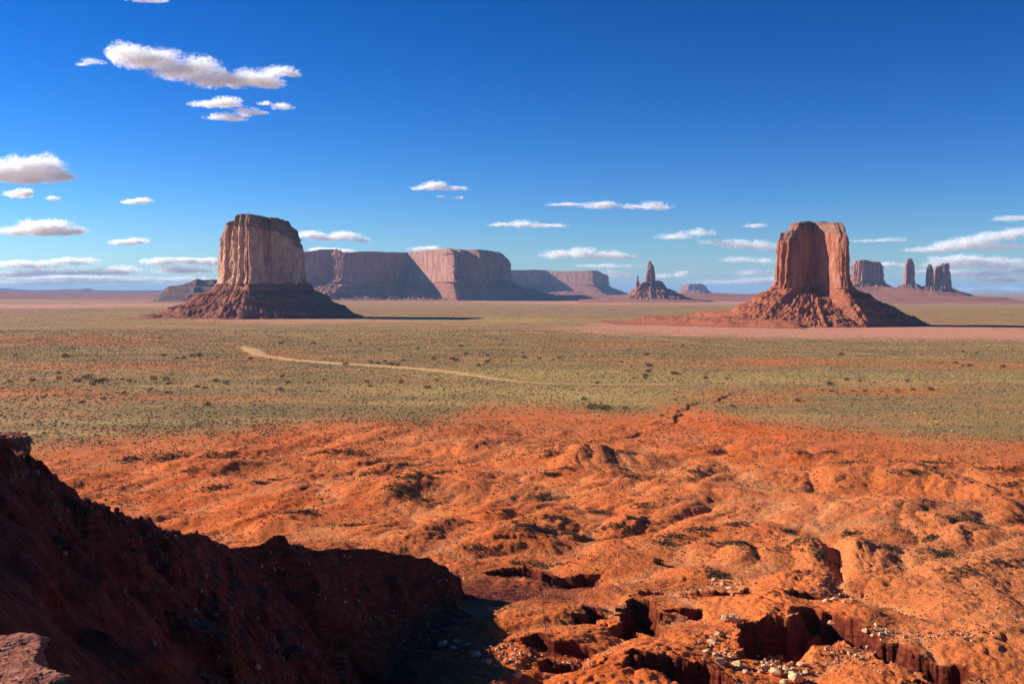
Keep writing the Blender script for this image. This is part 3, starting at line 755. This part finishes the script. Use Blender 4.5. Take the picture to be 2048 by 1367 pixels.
def scrub_cover():
    n = 230000
    r = np.sqrt(rng.random(n)*(2300**2 - 560**2) + 560**2)
    keep = rng.random(n) < np.interp(r, [560, 1300, 2300], [1, 0.8, 0.35]); r = r[keep]
    r = np.concatenate([r, 2200 + 3000*rng.random(22000)**1.3])
    a = (rng.random(len(r))*2 - 1)*0.485
    y = r; x = r*a
    vl = veg_line(x, y); n1 = fbm(x/90, y/170, 4, 81)
    p = sstep(-60, 80, vl + 75*n1 + 150*fbm(x/400, y/700, 3, 82))*(0.55 + 0.7*fbm(x/60, y/110, 3, 83)) + 0.02
    for (bx, by, rx, ry) in [(1680, 662, 520, 17), (1950, 668, 260, 12)]:      # bare silt flats
        x0, y0 = flat(bx, by); y1 = flat(bx, by - ry)[1]; y2 = flat(bx, by + ry)[1]
        q = ((x - x0)/(rx/F*y0))**2 + np.where(y > y0, (y - y0)/(y1 - y0), (y0 - y)/(y0 - y2))**2
        p = p*np.where(q < 1.0 + n1, 0.12, 1.0)
    for P_, hw_ in PATHS:
        dist = poly_dist(x, y, P_)[0]; p = p*sstep(hw_*0.55, hw_*0.9, dist)
    k = rng.random(len(x)) < p; x, y = x[k], y[k]
    z = terrain(x, y); w = (0.7 + 0.8*rng.random(len(x))**1.5)*np.interp(y, [560, 1100, 2200, 5500], [1.0, 1.1, 1.35, 2.6])
    tint = scatter_tint(len(x), [(0.17, 0.135, 0.052), (0.22, 0.175, 0.062), (0.11, 0.085, 0.034), (0.50, 0.35, 0.13), (0.30, 0.20, 0.08)])
    o = domes("scrub", x, y, z, w, w*0.50, tint, M_scrub, 5)
    tag(o, kind="stuff")
scrub_cover()

def tufts():
    """dry tufts and clods dotted over the red badlands, thicker in the hollows"""
    n = 120000
    y = np.sqrt(rng.random(n)*(680**2 - 172**2) + 172**2); x = y*(rng.random(n)*2 - 1)*0.485
    p = 0.30 + 1.1*fbm(x/26, y/40, 4, 97) + 0.5*fbm(x/7, y/9, 2, 98)
    k = (rng.random(n) < p) & (veg_line(x, y) < 60); x, y = x[k], y[k]
    z, _, rock, scarp_shade, b1, b2 = terrain(x, y, masks=True)
    k = (rock < 0.2) & (scarp_shade < 0.2); x, y, z = x[k], y[k], z[k]
    w = (0.16 + 0.50*rng.random(len(x))**2.5)*np.interp(y, [170, 650], [0.8, 1.7])
    tint = scatter_tint(len(x), [(0.26, 0.075, 0.025), (0.14, 0.075, 0.03), (0.40, 0.15, 0.055), (0.28, 0.12, 0.05), (0.52, 0.24, 0.10)])
    tag(domes("scrub", x, y, z, w, w*0.6, tint, M_scrub, 5), kind="stuff")
tufts()

def shards(name, x, y, z, w, tint, mat, per=46, hf=0.75):
    """shrubs made of many small leaf-sized faces"""
    n = len(x)
    d = rng.normal(size=(n, per, 3)); d /= np.linalg.norm(d, axis=2, keepdims=True); d[:, :, 2] = np.abs(d[:, :, 2])
    rr = (0.45 + 0.55*rng.random((n, per, 1)))
    c = d*rr*np.stack([w, w, w*hf*1.2], 1)[:, None, :]*0.5 + np.stack([x, y, z], 1)[:, None, :]
    s = (w[:, None, None, None]*0.13)
    off = rng.normal(size=(n, per, 3, 3)); off /= np.linalg.norm(off, axis=3, keepdims=True)
    V = (c[:, :, None, :] + off*s*1.3).reshape(-1, 3)
    Fc = np.arange(len(V)).reshape(-1, 3)
    return make_mesh(name, V, Fc, mat, False, attrs={"tint": ('FLOAT_COLOR', np.repeat(tint, per*3, 0))})

# dark brush growing in the hollows of the badlands: (px, py, half width, half height)
PATCH = [(340, 915, 40, 18), (420, 915, 22, 12), (465, 908, 22, 10), (380, 940, 30, 8), (260, 920, 25, 14), (880, 945, 28, 10), (820, 955, 30, 12), (850, 1000, 26, 10),
         (800, 980, 34, 14), (740, 945, 30, 8), (600, 1025, 42, 14), (1130, 935, 22, 6), (1100, 948, 16, 4), (1265, 952, 26, 10), (1250, 940, 16, 6), (1100, 998, 32, 12), (1000, 1020, 40, 6), (1060, 1050, 50, 14),
         (1110, 1035, 50, 14), (1200, 1025, 36, 9), (1285, 1008, 28, 8), (1160, 1072, 60, 9), (1230, 1052, 60, 7), (1280, 1040, 34, 5), (1350, 1075, 42, 16), (1400, 1060, 40, 14), (1475, 1048, 28, 14), (1340, 1090, 24, 9), (1445, 1090, 32, 12), (1485, 1085, 18, 7),
         (1580, 1064, 18, 6), (1600, 1086, 34, 12), (1640, 1110, 20, 9), (1700, 1068, 22, 7), (1790, 1100, 24, 9), (1880, 1110, 40, 18), (1930, 1140, 40, 16), (1860, 1076, 20, 7), (1700, 925, 30, 6), (1860, 925, 70, 9), (1980, 935, 60, 5), (2012, 970, 20, 8),
         (1830, 945, 60, 7), (1100, 905, 26, 7), (700, 905, 50, 7), (640, 905, 30, 5), (550, 960, 20, 5), (520, 965, 16, 6), (440, 975, 40, 8), (1440, 1150, 26, 12), (1400, 945, 30, 7), (1600, 905, 24, 5), (1660, 903, 24, 5), (700, 1050, 50, 7), (960, 1100, 30, 8), (1080, 1130, 60, 8), (1940, 1040, 50, 12)]
def brush():
    X, Y, W = [], [], []
    for (a, b, rx, ry) in PATCH:
        x0, y0, z0 = on_ground(a, b)
        sx = rx/F*y0; sy = ry/F*y0/0.30
        n = int(np.clip(sx*sy*3.14*0.9, 60, 700))
        q = rng.normal(size=(n, 2))*0.5
        X.append(x0 + q[:, 0]*sx); Y.append(y0 + q[:, 1]*sy); W.append(0.6 + 1.1*rng.random(n)**1.5)
    # thin scatter over the rest of the badlands
    n = 15000; r = np.sqrt(rng.random(n)*(640**2 - 185**2) + 185**2); a = (rng.random(n)*2 - 1)*0.485
    x = r*a; k = (fbm(x/30, r/30, 3, 91) > -0.05) & (veg_line(x, r) < 20); X.append(x[k]); Y.append(r[k]); W.append(0.22 + 0.45*rng.random(k.sum())**2)
    X, Y, W = map(np.concatenate, (X, Y, W))
    z, _, rock, scarp_shade, _, _ = terrain(X, Y, masks=True); k = rock < 0.3
    X, Y, W, z = X[k], Y[k], W[k], z[k]
    tint = scatter_tint(len(X), [(0.035, 0.030, 0.020), (0.06, 0.05, 0.03), (0.085, 0.07, 0.04), (0.12, 0.085, 0.05)])
    tag(shards("brush", X, Y, z, W, tint, M_scrub, 26), kind="stuff")
brush()

# ------------------------------------------------------------------ junipers of the plain, one object each
def juniper_mesh(seed, per=260):
    r = np.random.default_rng(seed)
    lobes = [(0, 0, 0.42, 0.42)] + [(0.30*math.cos(a), 0.30*math.sin(a), 0.22 + 0.34*r.random(), 0.26) for a in np.linspace(0, 6.28, 6)[:-1] + r.random()*2]
    V = []
    for (lx, ly, lz, lr) in lobes:
        n = per//len(lobes)
        d = r.normal(size=(n, 3)); d /= np.linalg.norm(d, axis=1, keepdims=True)
        c = np.array([lx, ly, lz]) + d*lr*(0.6 + 0.4*r.random((n, 1)))
        c[:, 2] = np.abs(c[:, 2])
        off = r.normal(size=(n, 3, 3)); off /= np.linalg.norm(off, axis=2, keepdims=True)
        V.append((c[:, None, :] + off*0.085).reshape(-1, 3))
    V = np.concatenate(V)
    me_o = make_mesh("juniper", V, np.arange(len(V)).reshape(-1, 3), M_juniper, False)
    me = me_o.data; bpy.data.objects.remove(me_o); return me
JM = [juniper_mesh(s) for s in range(5)]
JUN = [(32,709,5),(131,712,8),(117,746,6),(119,756,7),(65,760,9),(17,763,7),(176,755,13),(198,763,13),(155,761,9),(210,758,7),(186,768,7),(259,761,7),(245,758,5),(307,757,8),(332,758,9),(339,766,7),(300,780,7),(336,786,6),
 (247,787,6),(135,787,5),(86,795,6),(110,791,5),(166,805,8),(206,798,5),(417,809,8),(432,761,8),(452,766,7),(395,773,7),(410,775,6),(560,778,9),(565,752,6),(575,765,7),(617,765,5),(650,759,6),(735,763,7),(740,771,6),(803,765,7),(855,774,8),(641,781,5),
 (874,761,5),(327,710,6),(385,711,6),(399,710,7),(367,715,6),(355,716,5),(435,715,5),(502,717,6),(562,687,6),(627,686,6),(692,728,8),(742,724,6),(757,726,6),(770,722,5),(782,728,6),(795,729,6),(807,720,6),(867,718,7),(905,717,7),(912,720,7),(932,707,6),
 (975,722,7),(975,711,5),(957,730,5),(720,687,4),(836,697,5),(922,692,5),(1007,681,4),(700,681,4),(320,676,5),(760,699,4),(655,693,4),(1049,715,7),(1046,705,4),(1079,717,5),(1118,716,5),(1106,719,4),(1171,707,4),(1294,709,6),(1299,731,8),(1298,742,8),
 (1291,749,7),(1291,755,6),(1348,746,8),(1356,747,5),(1411,755,6),(1196,765,6),(1269,755,4),(1169,799,8),(1183,814,13),(1204,815,12),(1216,814,7),(1251,817,7),(1324,831,6),(1351,800,5),(1366,690,4),(1683,708,7),(1454,757,5),(1660,767,8),(1694,758,6),
 (1719,761,5),(1749,764,4),(1814,761,6),(1644,781,4),(1664,782,5),(1704,781,4),(1729,782,5),(1794,780,6),(1826,779,6),(1862,778,8),(1596,801,8),(1466,812,7),(1911,725,6),(1940,730,7),(1926,730,5),(2006,732,6),(1954,705,4),(1764,782,4),(1926,703,4),(1244,724,4),(1259,700,4)]
def jun_label(px, py, s):
    big = {(176,755): "large dark juniper, left one of the touching pair far left on the plain", (198,763): "large rust-dark juniper, right one of the touching pair far left on the plain",
           (1183,814): "larger left bush of the dark pair near the middle of the plain", (1204,815): "right bush of the dark pair near the middle of the plain",
           (131,712): "lone dark juniper in the upper left of the green plain", (166,805): "lone dark juniper nearest the camera on the left plain",
           (417,809): "lone dark juniper low on the green plain below the left butte", (1596,801): "lone dark juniper on the orange strip of the right plain", (692,728): "dark juniper touching the pale sand track below the long mesa"}
    if (px, py) in big: return big[(px, py)], "large single junipers"
    if px < 350 and py > 740: return "small dark juniper in the scattered cluster on the far left plain", "junipers of the left cluster"
    if px < 540: return "small dark juniper on the plain below the left butte", "junipers below the left butte"
    if px < 700: return "small dark juniper on the plain left of the pale track", "junipers left of the track"
    if px < 1130 and py < 735: return "small dark juniper near the pale sand track in mid plain", "junipers by the sand track"
    if px < 1130: return "small dark juniper on the green plain just this side of the track", "junipers this side of the track"
    if px < 1480: return "small dark bush in the yellow grass of the middle plain", "bushes of the middle plain"
    return "small dark bush on the plain in front of the right butte", "bushes below the right butte"
for k, (px, py, s) in enumerate(JUN):
    x, y = flat(px, py + s*0.3, 0); z = float(terrain(np.array([x]), np.array([y]))[0])
    o = bpy.data.objects.new("juniper_bush", JM[k % 5]); COL.objects.link(o)
    w = s*1.85/F*y
    o.location = (x, y, z - 0.05*w); o.scale = (w, w, w*0.72); o.rotation_euler = (0, 0, k*1.7)
    lb, gp = jun_label(px, py, s); tag(o, lb, "juniper", gp)
# dark bush in the badlands
x, y, z = on_ground(1316, 1128)
o = bpy.data.objects.new("bush", juniper_mesh(77, 700)); COL.objects.link(o); o.location = (x, y, z - 0.1); o.scale = (2.7, 2.7, 2.5); o.rotation_euler = (0, 0, 1)
tag(o, "round black-green bush alone on the orange badlands", "bush")

# ------------------------------------------------------------------ boulders
def rock_mesh(name, seed, mat, n=14, flatness=0.75, sub=3, box=0.0, rough=0.05):
    """angular stone: a ball cut back by random planes, then roughened"""
    r = np.random.default_rng(seed)
    bm = bmesh.new(); bmesh.ops.create_icosphere(bm, subdivisions=sub, radius=1.0)
    d = np.array([v.co[:] for v in bm.verts]); d /= np.linalg.norm(d, axis=1, keepdims=True)
    nrm = r.normal(size=(n, 3)); nrm /= np.linalg.norm(nrm, axis=1, keepdims=True)
    hh = 0.38 + 0.12*r.random(n)
    if box: 
        ax = np.array([(1, .1, .05), (-1, -.05, .1), (0.1, 1, 0), (-.1, -1, .05), (0.03, -0.04, 1), (0, 0, -1)], float); ax /= np.linalg.norm(ax, axis=1, keepdims=True)
        nrm = np.concatenate([nrm, ax]); hh = np.concatenate([hh + 0.22*box, np.full(6, 0.42)])
    dots = d @ nrm.T
    rr = np.min(np.where(dots > 0.02, hh/np.maximum(dots, 0.02), 9), axis=1); rr = np.minimum(rr, 0.75)
    rr = rr*(1 + rough*3*fbm3(d[:, 0]*3+seed, d[:, 1]*3, d[:, 2]*3, 5, seed, 0.6))
    p = d*rr[:, None]; p[:, 2] *= flatness
    for v, q in zip(bm.verts, p): v.co = q
    me = bpy.data.meshes.new(name); bm.to_mesh(me); bm.free(); me.materials.append(mat); return me
RM = [rock_mesh("boulder", 300+k, M_boulder) for k in range(7)]
BOULD = [(1437,1266,15),(1425,1281,13),(1414,1299,15),(1440,1319,22),(1476,1326,22),(1431,1306,12),(1541,1314,17),(1560,1311,15),(1590,1349,30),(1574,1335,14),(1602,1326,15),(1552,1341,24),(1530,1330,14),(1568,1361,18),(1492,1341,14),
 (1452,1300,10),(1462,1312,10),(1515,1310,9),(1612,1342,12),(1545,1328,11),(1670,1196,13),(1688,1201,11),(1652,1199,10),(1704,1196,8),(1678,1187,8),(1731,1259,13),(1760,1265,11),(1662,1243,17),(1745,1268,9),(1752,1247,9),
 (885,1284,20),(915,1279,15),(905,1294,14),(950,1305,18),(974,1320,17),(1006,1291,9),(1032,1347,17),(935,1287,9),(990,1330,10),(1012,1318,9),(1465,1188,9),(1430,1158,10),(1446,1166,12),(1460,1174,10)]
ZONE = [(lambda a, b: a < 1050, "reddish white", "among the lit rocks at the edge of the dark slope", "lit rocks at the slope foot"),
        (lambda a, b: a < 1480 and b > 1240, "tan", "tumbled down the red gully left of the ledge", "boulders in the red gully"),
        (lambda a, b: a < 1480, "grey", "in the dark brush above the ledge", "stones above the ledge"),
        (lambda a, b: b > 1300, "cream", "in the pile below the overhanging ledge", "boulders below the ledge"),
        (lambda a, b: True, "grey white", "on the orange slope above the long black shadow", "stones above the long shadow")]
cnt = {}
for k, (px, py, s) in enumerate(BOULD):
    x, y, z = on_ground(px, py + s*0.3); w = s*1.1/F*y
    o = bpy.data.objects.new("boulder", RM[k % 7]); COL.objects.link(o)
    o.location = (x, y, z + w*0.18); o.scale = (w, w*0.9, w*0.85); o.rotation_euler = (0.3*math.sin(k), 0.3*math.cos(k*2), k*2.1)
    for fn, colr, where, grp in ZONE:
        if fn(px, py): break
    size = "large" if s >= 20 else ("middling" if s >= 13 else "small")
    tag(o, f"{size} {colr} boulder {where}", "boulder", grp)

# pale ledge rock at the head of the big shadow
def slab(name, label, px, py, w_px, seed, hgt=0.45, mat=M_boulder, dep=0.6, yaw=0.0, dz=0.15):
    x, y, z = on_ground(px, py); w = w_px/F*y
    o = bpy.data.objects.new(name, rock_mesh(name, seed, mat, 14, 1.0, 5, 0.5, 0.14)); COL.objects.link(o)
    o.location = (x, y, z + dz*w*hgt); o.scale = (w, w*dep, w*hgt); o.rotation_euler = (0.05, 0.04, yaw)
    tag(o, label, "rock ledge"); return o
slab("rock_ledge", "pale tan ledge rock capping the left end of the black overhang", 1462, 1240, 38, 41, 0.5)
#slab("rock_ledge", "flat red ledge over the fluted red wall", 1372, 1188, 84, 47, 0.10, M_outcrop)

# loose stones (stuff)
def stones():
    n = 26000; r = np.sqrt(rng.random(n)*(330**2 - 165**2) + 165**2); a = (rng.random(n)*2 - 1)*0.5
    x = r*a; k = fbm(x/16, r/16, 3, 95) > 0.0; x = x[k]; y = r[k]
    X = [x]; Y = [y]; W = [0.12 + 0.30*rng.random(len(x))**3]
    for (px, py, rx, ry, m) in [(1440, 1290, 45, 45, 170), (1560, 1335, 70, 25, 220), (1690, 1195, 60, 14, 120), (1750, 1262, 70, 12, 120), (1390, 1180, 30, 10, 50), (1000, 1310, 90, 30, 160), (1160, 1330, 60, 20, 90), (1700, 1310, 90, 25, 150), (1450, 1170, 40, 14, 70), (1900, 1270, 100, 14, 120)]:
        x0, y0, z0 = on_ground(px, py)
        X.append(x0 + rng.normal(size=m)*rx/F*y0*0.5); Y.append(y0 + rng.normal(size=m)*ry/F*y0/0.33*0.5); W.append(0.18 + 0.62*rng.random(m)**3)
    # rubble down the shaded slope
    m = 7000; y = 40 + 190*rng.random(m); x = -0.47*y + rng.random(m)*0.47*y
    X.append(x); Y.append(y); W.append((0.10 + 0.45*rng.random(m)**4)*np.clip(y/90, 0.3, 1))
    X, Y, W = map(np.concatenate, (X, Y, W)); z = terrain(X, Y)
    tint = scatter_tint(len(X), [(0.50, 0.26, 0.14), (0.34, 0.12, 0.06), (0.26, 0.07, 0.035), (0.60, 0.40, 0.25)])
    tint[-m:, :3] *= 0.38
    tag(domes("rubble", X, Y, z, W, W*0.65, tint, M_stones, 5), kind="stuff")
stones()

# near outcrops at the lower left and the knob on the skyline
def outcrop(name, label, px, py, y, w, h, d, seed, yaw):
    x, yy, z = at(px, py, y)
    o = bpy.data.objects.new(name, rock_mesh(name, seed, M_outcrop, 18, 1.0, 6, 0.7, 0.09)); COL.objects.link(o)
    o.location = (x, yy, z); o.scale = (w, d, h); o.rotation_euler = (0.03, 0.08, yaw)
    tag(o, label, "rock outcrop"); return o
outcrop("rock_outcrop", "sunlit pinkish rock with flat top close by in the lower left corner", -8, 1325, 12.0, 1.1, 0.42, 1.0, 51, 0.2)
outcrop("rock_outcrop", "rounded rock knob at the top of the dark slope, at the left edge", 18, 893, 63.5, 2.4, 1.7, 2.4, 53, 0.5)
outcrop("rock_outcrop", "low gravelly rock in the very bottom left corner, sunlit on top", -10, 1408, 9.0, 1.25, 0.5, 0.9, 57, -0.3)

# ------------------------------------------------------------------ clouds: heaps of minute flakes, dense inside and thin at the rim
t_ = NT("cloud_vapour")
dif = t_.n.new("ShaderNodeBsdfDiffuse"); dif.inputs["Color"].default_value = (1.0, 1.0, 1.0, 1)
trl = t_.n.new("ShaderNodeBsdfTranslucent"); trl.inputs["Color"].default_value = (1.0, 1.0, 1.0, 1)
mx = t_.n.new("ShaderNodeMixShader"); mx.inputs[0].default_value = 0.6
t_.link(dif.outputs[0], mx.inputs[1]); t_.link(trl.outputs[0], mx.inputs[2]); tp = t_.n.new("ShaderNodeBsdfTransparent"); m2 = t_.n.new("ShaderNodeMixShader"); m2.inputs[0].default_value = 0.55
t_.link(tp.outputs[0], m2.inputs[1]); t_.link(mx.outputs[0], m2.inputs[2]); t_.link(m2.outputs[0], t_.out.inputs["Surface"])
M_cloud = t_.m
SUN_AZ = math.radians(15.0); SUN_EL = math.radians(25.0)
SUN = np.array([-math.cos(SUN_AZ)*math.cos(SUN_EL), math.sin(SUN_AZ)*math.cos(SUN_EL), math.sin(SUN_EL)])

def cloud(label, blobs, dist, seed, dens=1.0, ragged=1.0, kind=None, name="cloud", group=None):
    """blobs in photograph pixels (cx, cy, rx, ry) at a distance; real size and depth follow"""
    r = np.random.default_rng(seed)
    u = dist/F
    cxs = np.array([b[0] for b in blobs]); cys = np.array([b[1] for b in blobs])
    mx_, my_ = cxs.mean(), cys.mean()
    o0 = at(mx_, my_, dist)
    V = []; Nn = []
    fl = 0.95*u
    for (cx, cy, rx, ry) in blobs:
        n = int(rx*ry*3.1416*7.0*dens/1.0) + 60
        d = r.normal(size=(n, 3)); d /= np.linalg.norm(d, axis=1, keepdims=True)
        rad = r.random((n, 1))**0.45*1.25
        q = d*rad
        q[:, 2] = np.where(q[:, 2] < 0, q[:, 2]*0.72, q[:, 2])       # flatter base
        p = np.stack([(cx - mx_ + q[:, 0]*rx)*u, q[:, 1]*min(rx, ry*2.5)*u, (my_ - cy + q[:, 2]*ry)*u], 1)
        s = (0.5*ry + 6)*u
        nz = fbm3(p[:, 0]/(s*1.3) + seed, p[:, 1]/s, p[:, 2]/(s*0.8), 5, seed, 0.75)
        k = (1.0 - rad[:, 0]) + 1.35*ragged*nz + 0.10 > 0.42*r.random(n) + 0.02
        V.append(p[k]); Nn.append(d[k])
    V = np.concatenate(V); Nn = np.concatenate(Nn)
    n = len(V)
    nn = 0.35*Nn + 1.2*SUN[None, :] + 0.45*r.normal(size=(n, 3)); nn /= np.linalg.norm(nn, axis=1, keepdims=True)
    a = np.cross(nn, r.normal(size=(n, 3))); a /= np.linalg.norm(a, axis=1, keepdims=True); b = np.cross(nn, a)
    T = np.stack([V + a*fl, V - a*0.5*fl + b*0.87*fl, V - a*0.5*fl - b*0.87*fl], 1).reshape(-1, 3)
    o = make_mesh(name, T, np.arange(len(T)).reshape(-1, 3), M_cloud, False)
    o.location = o0
    if kind: tag(o, kind=kind)
    else: tag(o, label, "cloud", group)
    return o
cloud("long white cloud slanting down to the right, highest and biggest, upper left", [(245, 108, 28, 22), (275, 120, 42, 24), (320, 118, 50, 20), (345, 140, 50, 22), (395, 135, 48, 22), (420, 158, 52, 20), (470, 160, 48, 18), (510, 158, 44, 20), (535, 166, 34, 12), (560, 143, 34, 12), (585, 150, 18, 5)], 14000, 1)
cloud("faint wisp left of the big slanting cloud", [(185, 124, 24, 7), (165, 129, 14, 3)], 14000, 2, 0.35, 1.4)
cloud("small domed cloud directly under the big slanting one", [(425, 209, 42, 8), (455, 205, 30, 11)], 15000, 3)
cloud("ragged low cloud below the small domed cloud", [(445, 234, 34, 9), (490, 224, 26, 10), (470, 238, 26, 6), (515, 226, 20, 4)], 15000, 4, 0.8, 1.2)
cloud("little oval cloud right of the small domed cloud", [(562, 214, 24, 8), (530, 207, 16, 5)], 15000, 5, 0.8, 1.1)
cloud("big puffy white cloud with grey base cut by the left edge", [(20, 345, 60, 26), (55, 338, 45, 27), (95, 334, 36, 25), (120, 352, 34, 14), (60, 358, 70, 14), (-20, 345, 40, 22)], 15000, 6, 1.1, 0.7)
cloud("small puff under the big left edge cloud", [(35, 390, 26, 9), (50, 385, 18, 9)], 16000, 7)
cloud("tiny puff right of the small left edge puff", [(105, 397, 16, 5)], 16000, 8)
cloud("small flat cloud above and left of the left butte, upper of two", [(270, 404, 26, 6), (285, 402, 18, 7)], 17000, 9)
cloud("wide puffy cloud by the left edge, lower", [(30, 464, 42, 11), (75, 455, 40, 17), (110, 455, 36, 16), (150, 462, 30, 9), (90, 466, 80, 8)], 21000, 10, 1.1, 0.8)
cloud("small flat cloud left of the left butte, lower of two", [(250, 485, 30, 7), (275, 482, 22, 8)], 23000, 11)
cloud("cloud peeking out right of the left butte", [(620, 470, 32, 9), (650, 476, 40, 8), (690, 472, 36, 10), (720, 480, 24, 5)], 23000, 12)
cloud("low cloud resting over the left end of the long mesa", [(650, 500, 36, 6), (690, 503, 24, 5)], 28000, 13)
cloud("small low cloud over the middle of the long mesa", [(840, 498, 22, 6), (866, 497, 18, 7)], 28000, 14)
cloud("neat flat white cloud high above the long mesa", [(850, 376, 34, 6), (870, 371, 28, 9), (905, 377, 34, 6)], 17000, 15)
cloud("tiny faint puff below the neat flat cloud", [(917, 395, 14, 4), (885, 393, 14, 2)], 17000, 16, 0.5, 1.2)
cloud("long thin pinkish cloud above the spire", [(1130, 409, 34, 5), (1195, 412, 36, 8), (1215, 408, 24, 7), (1262, 414, 28, 6), (1308, 413, 36, 10)], 19000, 17, 0.9, 1.1)
cloud("thin cloud right of and above the end of the long mesa", [(1000, 450, 24, 5), (1045, 449, 32, 9), (1080, 452, 30, 5), (1115, 452, 20, 5)], 21000, 18, 0.9, 1.1)
cloud("wide low cloud above the hazy blue mesa", [(1115, 510, 34, 11), (1160, 508, 40, 13), (1210, 510, 40, 11), (1245, 513, 26, 8)], 28000, 19, 1.0)
cloud("faint low cloud left of the spire's foot", [(1210, 532, 60, 5), (1240, 550, 30, 8), (1225, 545, 20, 5)], 33000, 20, 0.6, 1.2)
cloud("small soft cloud right of the spire", [(1330, 552, 30, 6), (1362, 549, 18, 8)], 33000, 21, 0.7, 1.1)
cloud("layered pinkish cloud left of the right butte", [(1350, 474, 40, 8), (1395, 466, 34, 9), (1440, 484, 44, 7), (1490, 490, 50, 11), (1530, 494, 34, 10)], 26000, 22, 0.7, 1.1)
cloud("lower broken cloud left of the right butte", [(1480, 520, 40, 7), (1530, 522, 36, 8), (1510, 545, 50, 8)], 33000, 23, 0.55, 1.3)
cloud("tiny oval cloud up left of the right butte", [(1510, 452, 24, 5)], 22000, 24, 0.8)
cloud("large lit cloud bank at the right edge", [(1860, 500, 60, 7), (1905, 492, 50, 12), (1945, 484, 50, 13), (1990, 474, 50, 12), (2040, 466, 44, 12), (1990, 494, 80, 9)], 26000, 25, 0.8, 0.9)
cloud("grey cloud high at the right edge", [(2015, 438, 30, 7), (2050, 437, 28, 6)], 21000, 26, 0.6, 1.1)
cloud("faint streak of cloud right of the right butte's top", [(1730, 482, 44, 4), (1780, 480, 34, 5)], 24000, 27, 0.35, 1.3)
for k, (bl, dd, dn) in enumerate([([(60, 530, 90, 9), (150, 524, 50, 9), (240, 542, 40, 11), (150, 545, 110, 7), (30, 548, 70, 8)], 36000, 0.5),
          ([(320, 524, 34, 9), (370, 522, 44, 7), (410, 524, 36, 8), (370, 540, 60, 9)], 36000, 0.55),
          ([(60, 566, 160, 5), (250, 562, 140, 5), (380, 560, 80, 7), (150, 556, 150, 6)], 52000, 0.35),
          ([(1930, 520, 70, 11), (1990, 528, 70, 12), (2040, 540, 40, 14), (1960, 548, 80, 9), (2010, 560, 70, 8), (1900, 530, 50, 8)], 36000, 0.5),
          ([(1990, 580, 100, 7), (1880, 545, 80, 7), (1770, 530, 50, 6), (1480, 565, 110, 6), (1560, 560, 90, 7)], 52000, 0.4)]):
    cloud(None, bl, dd, 60 + k, dn*2.8, 1.15, kind="stuff", name="clouds")
cloud("sliver of cloud cut by the top edge of the picture", [(300, 0, 36, 6), (270, -4, 30, 5)], 9000, 30, 0.8)

# ------------------------------------------------------------------ haze
hz = np.array([(x, y, z) for z in (-12, 620) for y in (-95000, 98000) for x in (-96000, 96000)], float)
hf = np.array([(0, 2, 3, 1), (4, 5, 7, 6), (0, 1, 5, 4), (1, 3, 7, 5), (3, 2, 6, 7), (2, 0, 4, 6)])
t_ = NT("haze_air"); t_.n.remove(t_.b)
pv = t_.n.new("ShaderNodeVolumePrincipled")
pv.inputs["Color"].default_value = (0.38, 0.62, 1.0, 1); pv.inputs["Density"].default_value = 1.9e-5; pv.inputs["Anisotropy"].default_value = 0.0
t_.link(pv.outputs[0], t_.out.inputs["Volume"])
hb = make_mesh("haze", hz, hf, t_.m, False); tag(hb, kind="stuff")

# ------------------------------------------------------------------ sky, sun, camera
w = bpy.data.worlds.new("World"); scene.world = w; w.use_nodes = True
nt = w.node_tree; bg = nt.nodes["Background"]
sky = nt.nodes.new("ShaderNodeTexSky"); sky.sky_type = 'NISHITA'; sky.sun_disc = False
sky.sun_elevation = SUN_EL; sky.sun_rotation = math.radians(-75.0)
sky.altitude = 1700; sky.air_density = 1.0; sky.dust_density = 0.35; sky.ozone_density = 4.0
hs = nt.nodes.new("ShaderNodeHueSaturation"); hs.inputs["Saturation"].default_value = 1.10
gm = nt.nodes.new("ShaderNodeGamma"); gm.inputs["Gamma"].default_value = 1.75; hs.inputs["Value"].default_value = 0.345
nt.links.new(sky.outputs[0], gm.inputs["Color"]); tn = nt.nodes.new("ShaderNodeMix"); tn.data_type = 'RGBA'; tn.blend_type = 'MULTIPLY'; tn.inputs[0].default_value = 1.0; tn.inputs[7].default_value = (0.90, 0.95, 1.10, 1)
nt.links.new(gm.outputs[0], tn.inputs[6]); nt.links.new(tn.outputs[2], hs.inputs["Color"]); nt.links.new(hs.outputs[0], bg.inputs["Color"])
bg.inputs["Strength"].default_value = 0.05

sl = bpy.data.lights.new("sun", 'SUN'); sl.energy = 5.0; sl.angle = math.radians(0.5); sl.color = (1.0, 0.93, 0.82)
so = bpy.data.objects.new("sun", sl); COL.objects.link(so)
from mathutils import Vector
so.rotation_euler = Vector(SUN.tolist()).to_track_quat('Z', 'Y').to_euler()

cam = bpy.data.cameras.new("camera"); co = bpy.data.objects.new("camera", cam); COL.objects.link(co)
cam.sensor_width = 36.0; cam.lens = 36.0*F/2048.0; cam.clip_start = 0.5; cam.clip_end = 400000
co.location = (0, 0, H_CAM); co.rotation_euler = (math.pi/2 - PITCH, 0, 0)
scene.camera = co
scene.cycles.diffuse_bounces = 12; scene.cycles.max_bounces = 16; scene.cycles.transmission_bounces = 8; scene.cycles.transparent_max_bounces = 24
scene.view_settings.view_transform = 'Standard'; scene.view_settings.look = 'None'
scene.view_settings.exposure = 0.80; scene.view_settings.gamma = 1.0
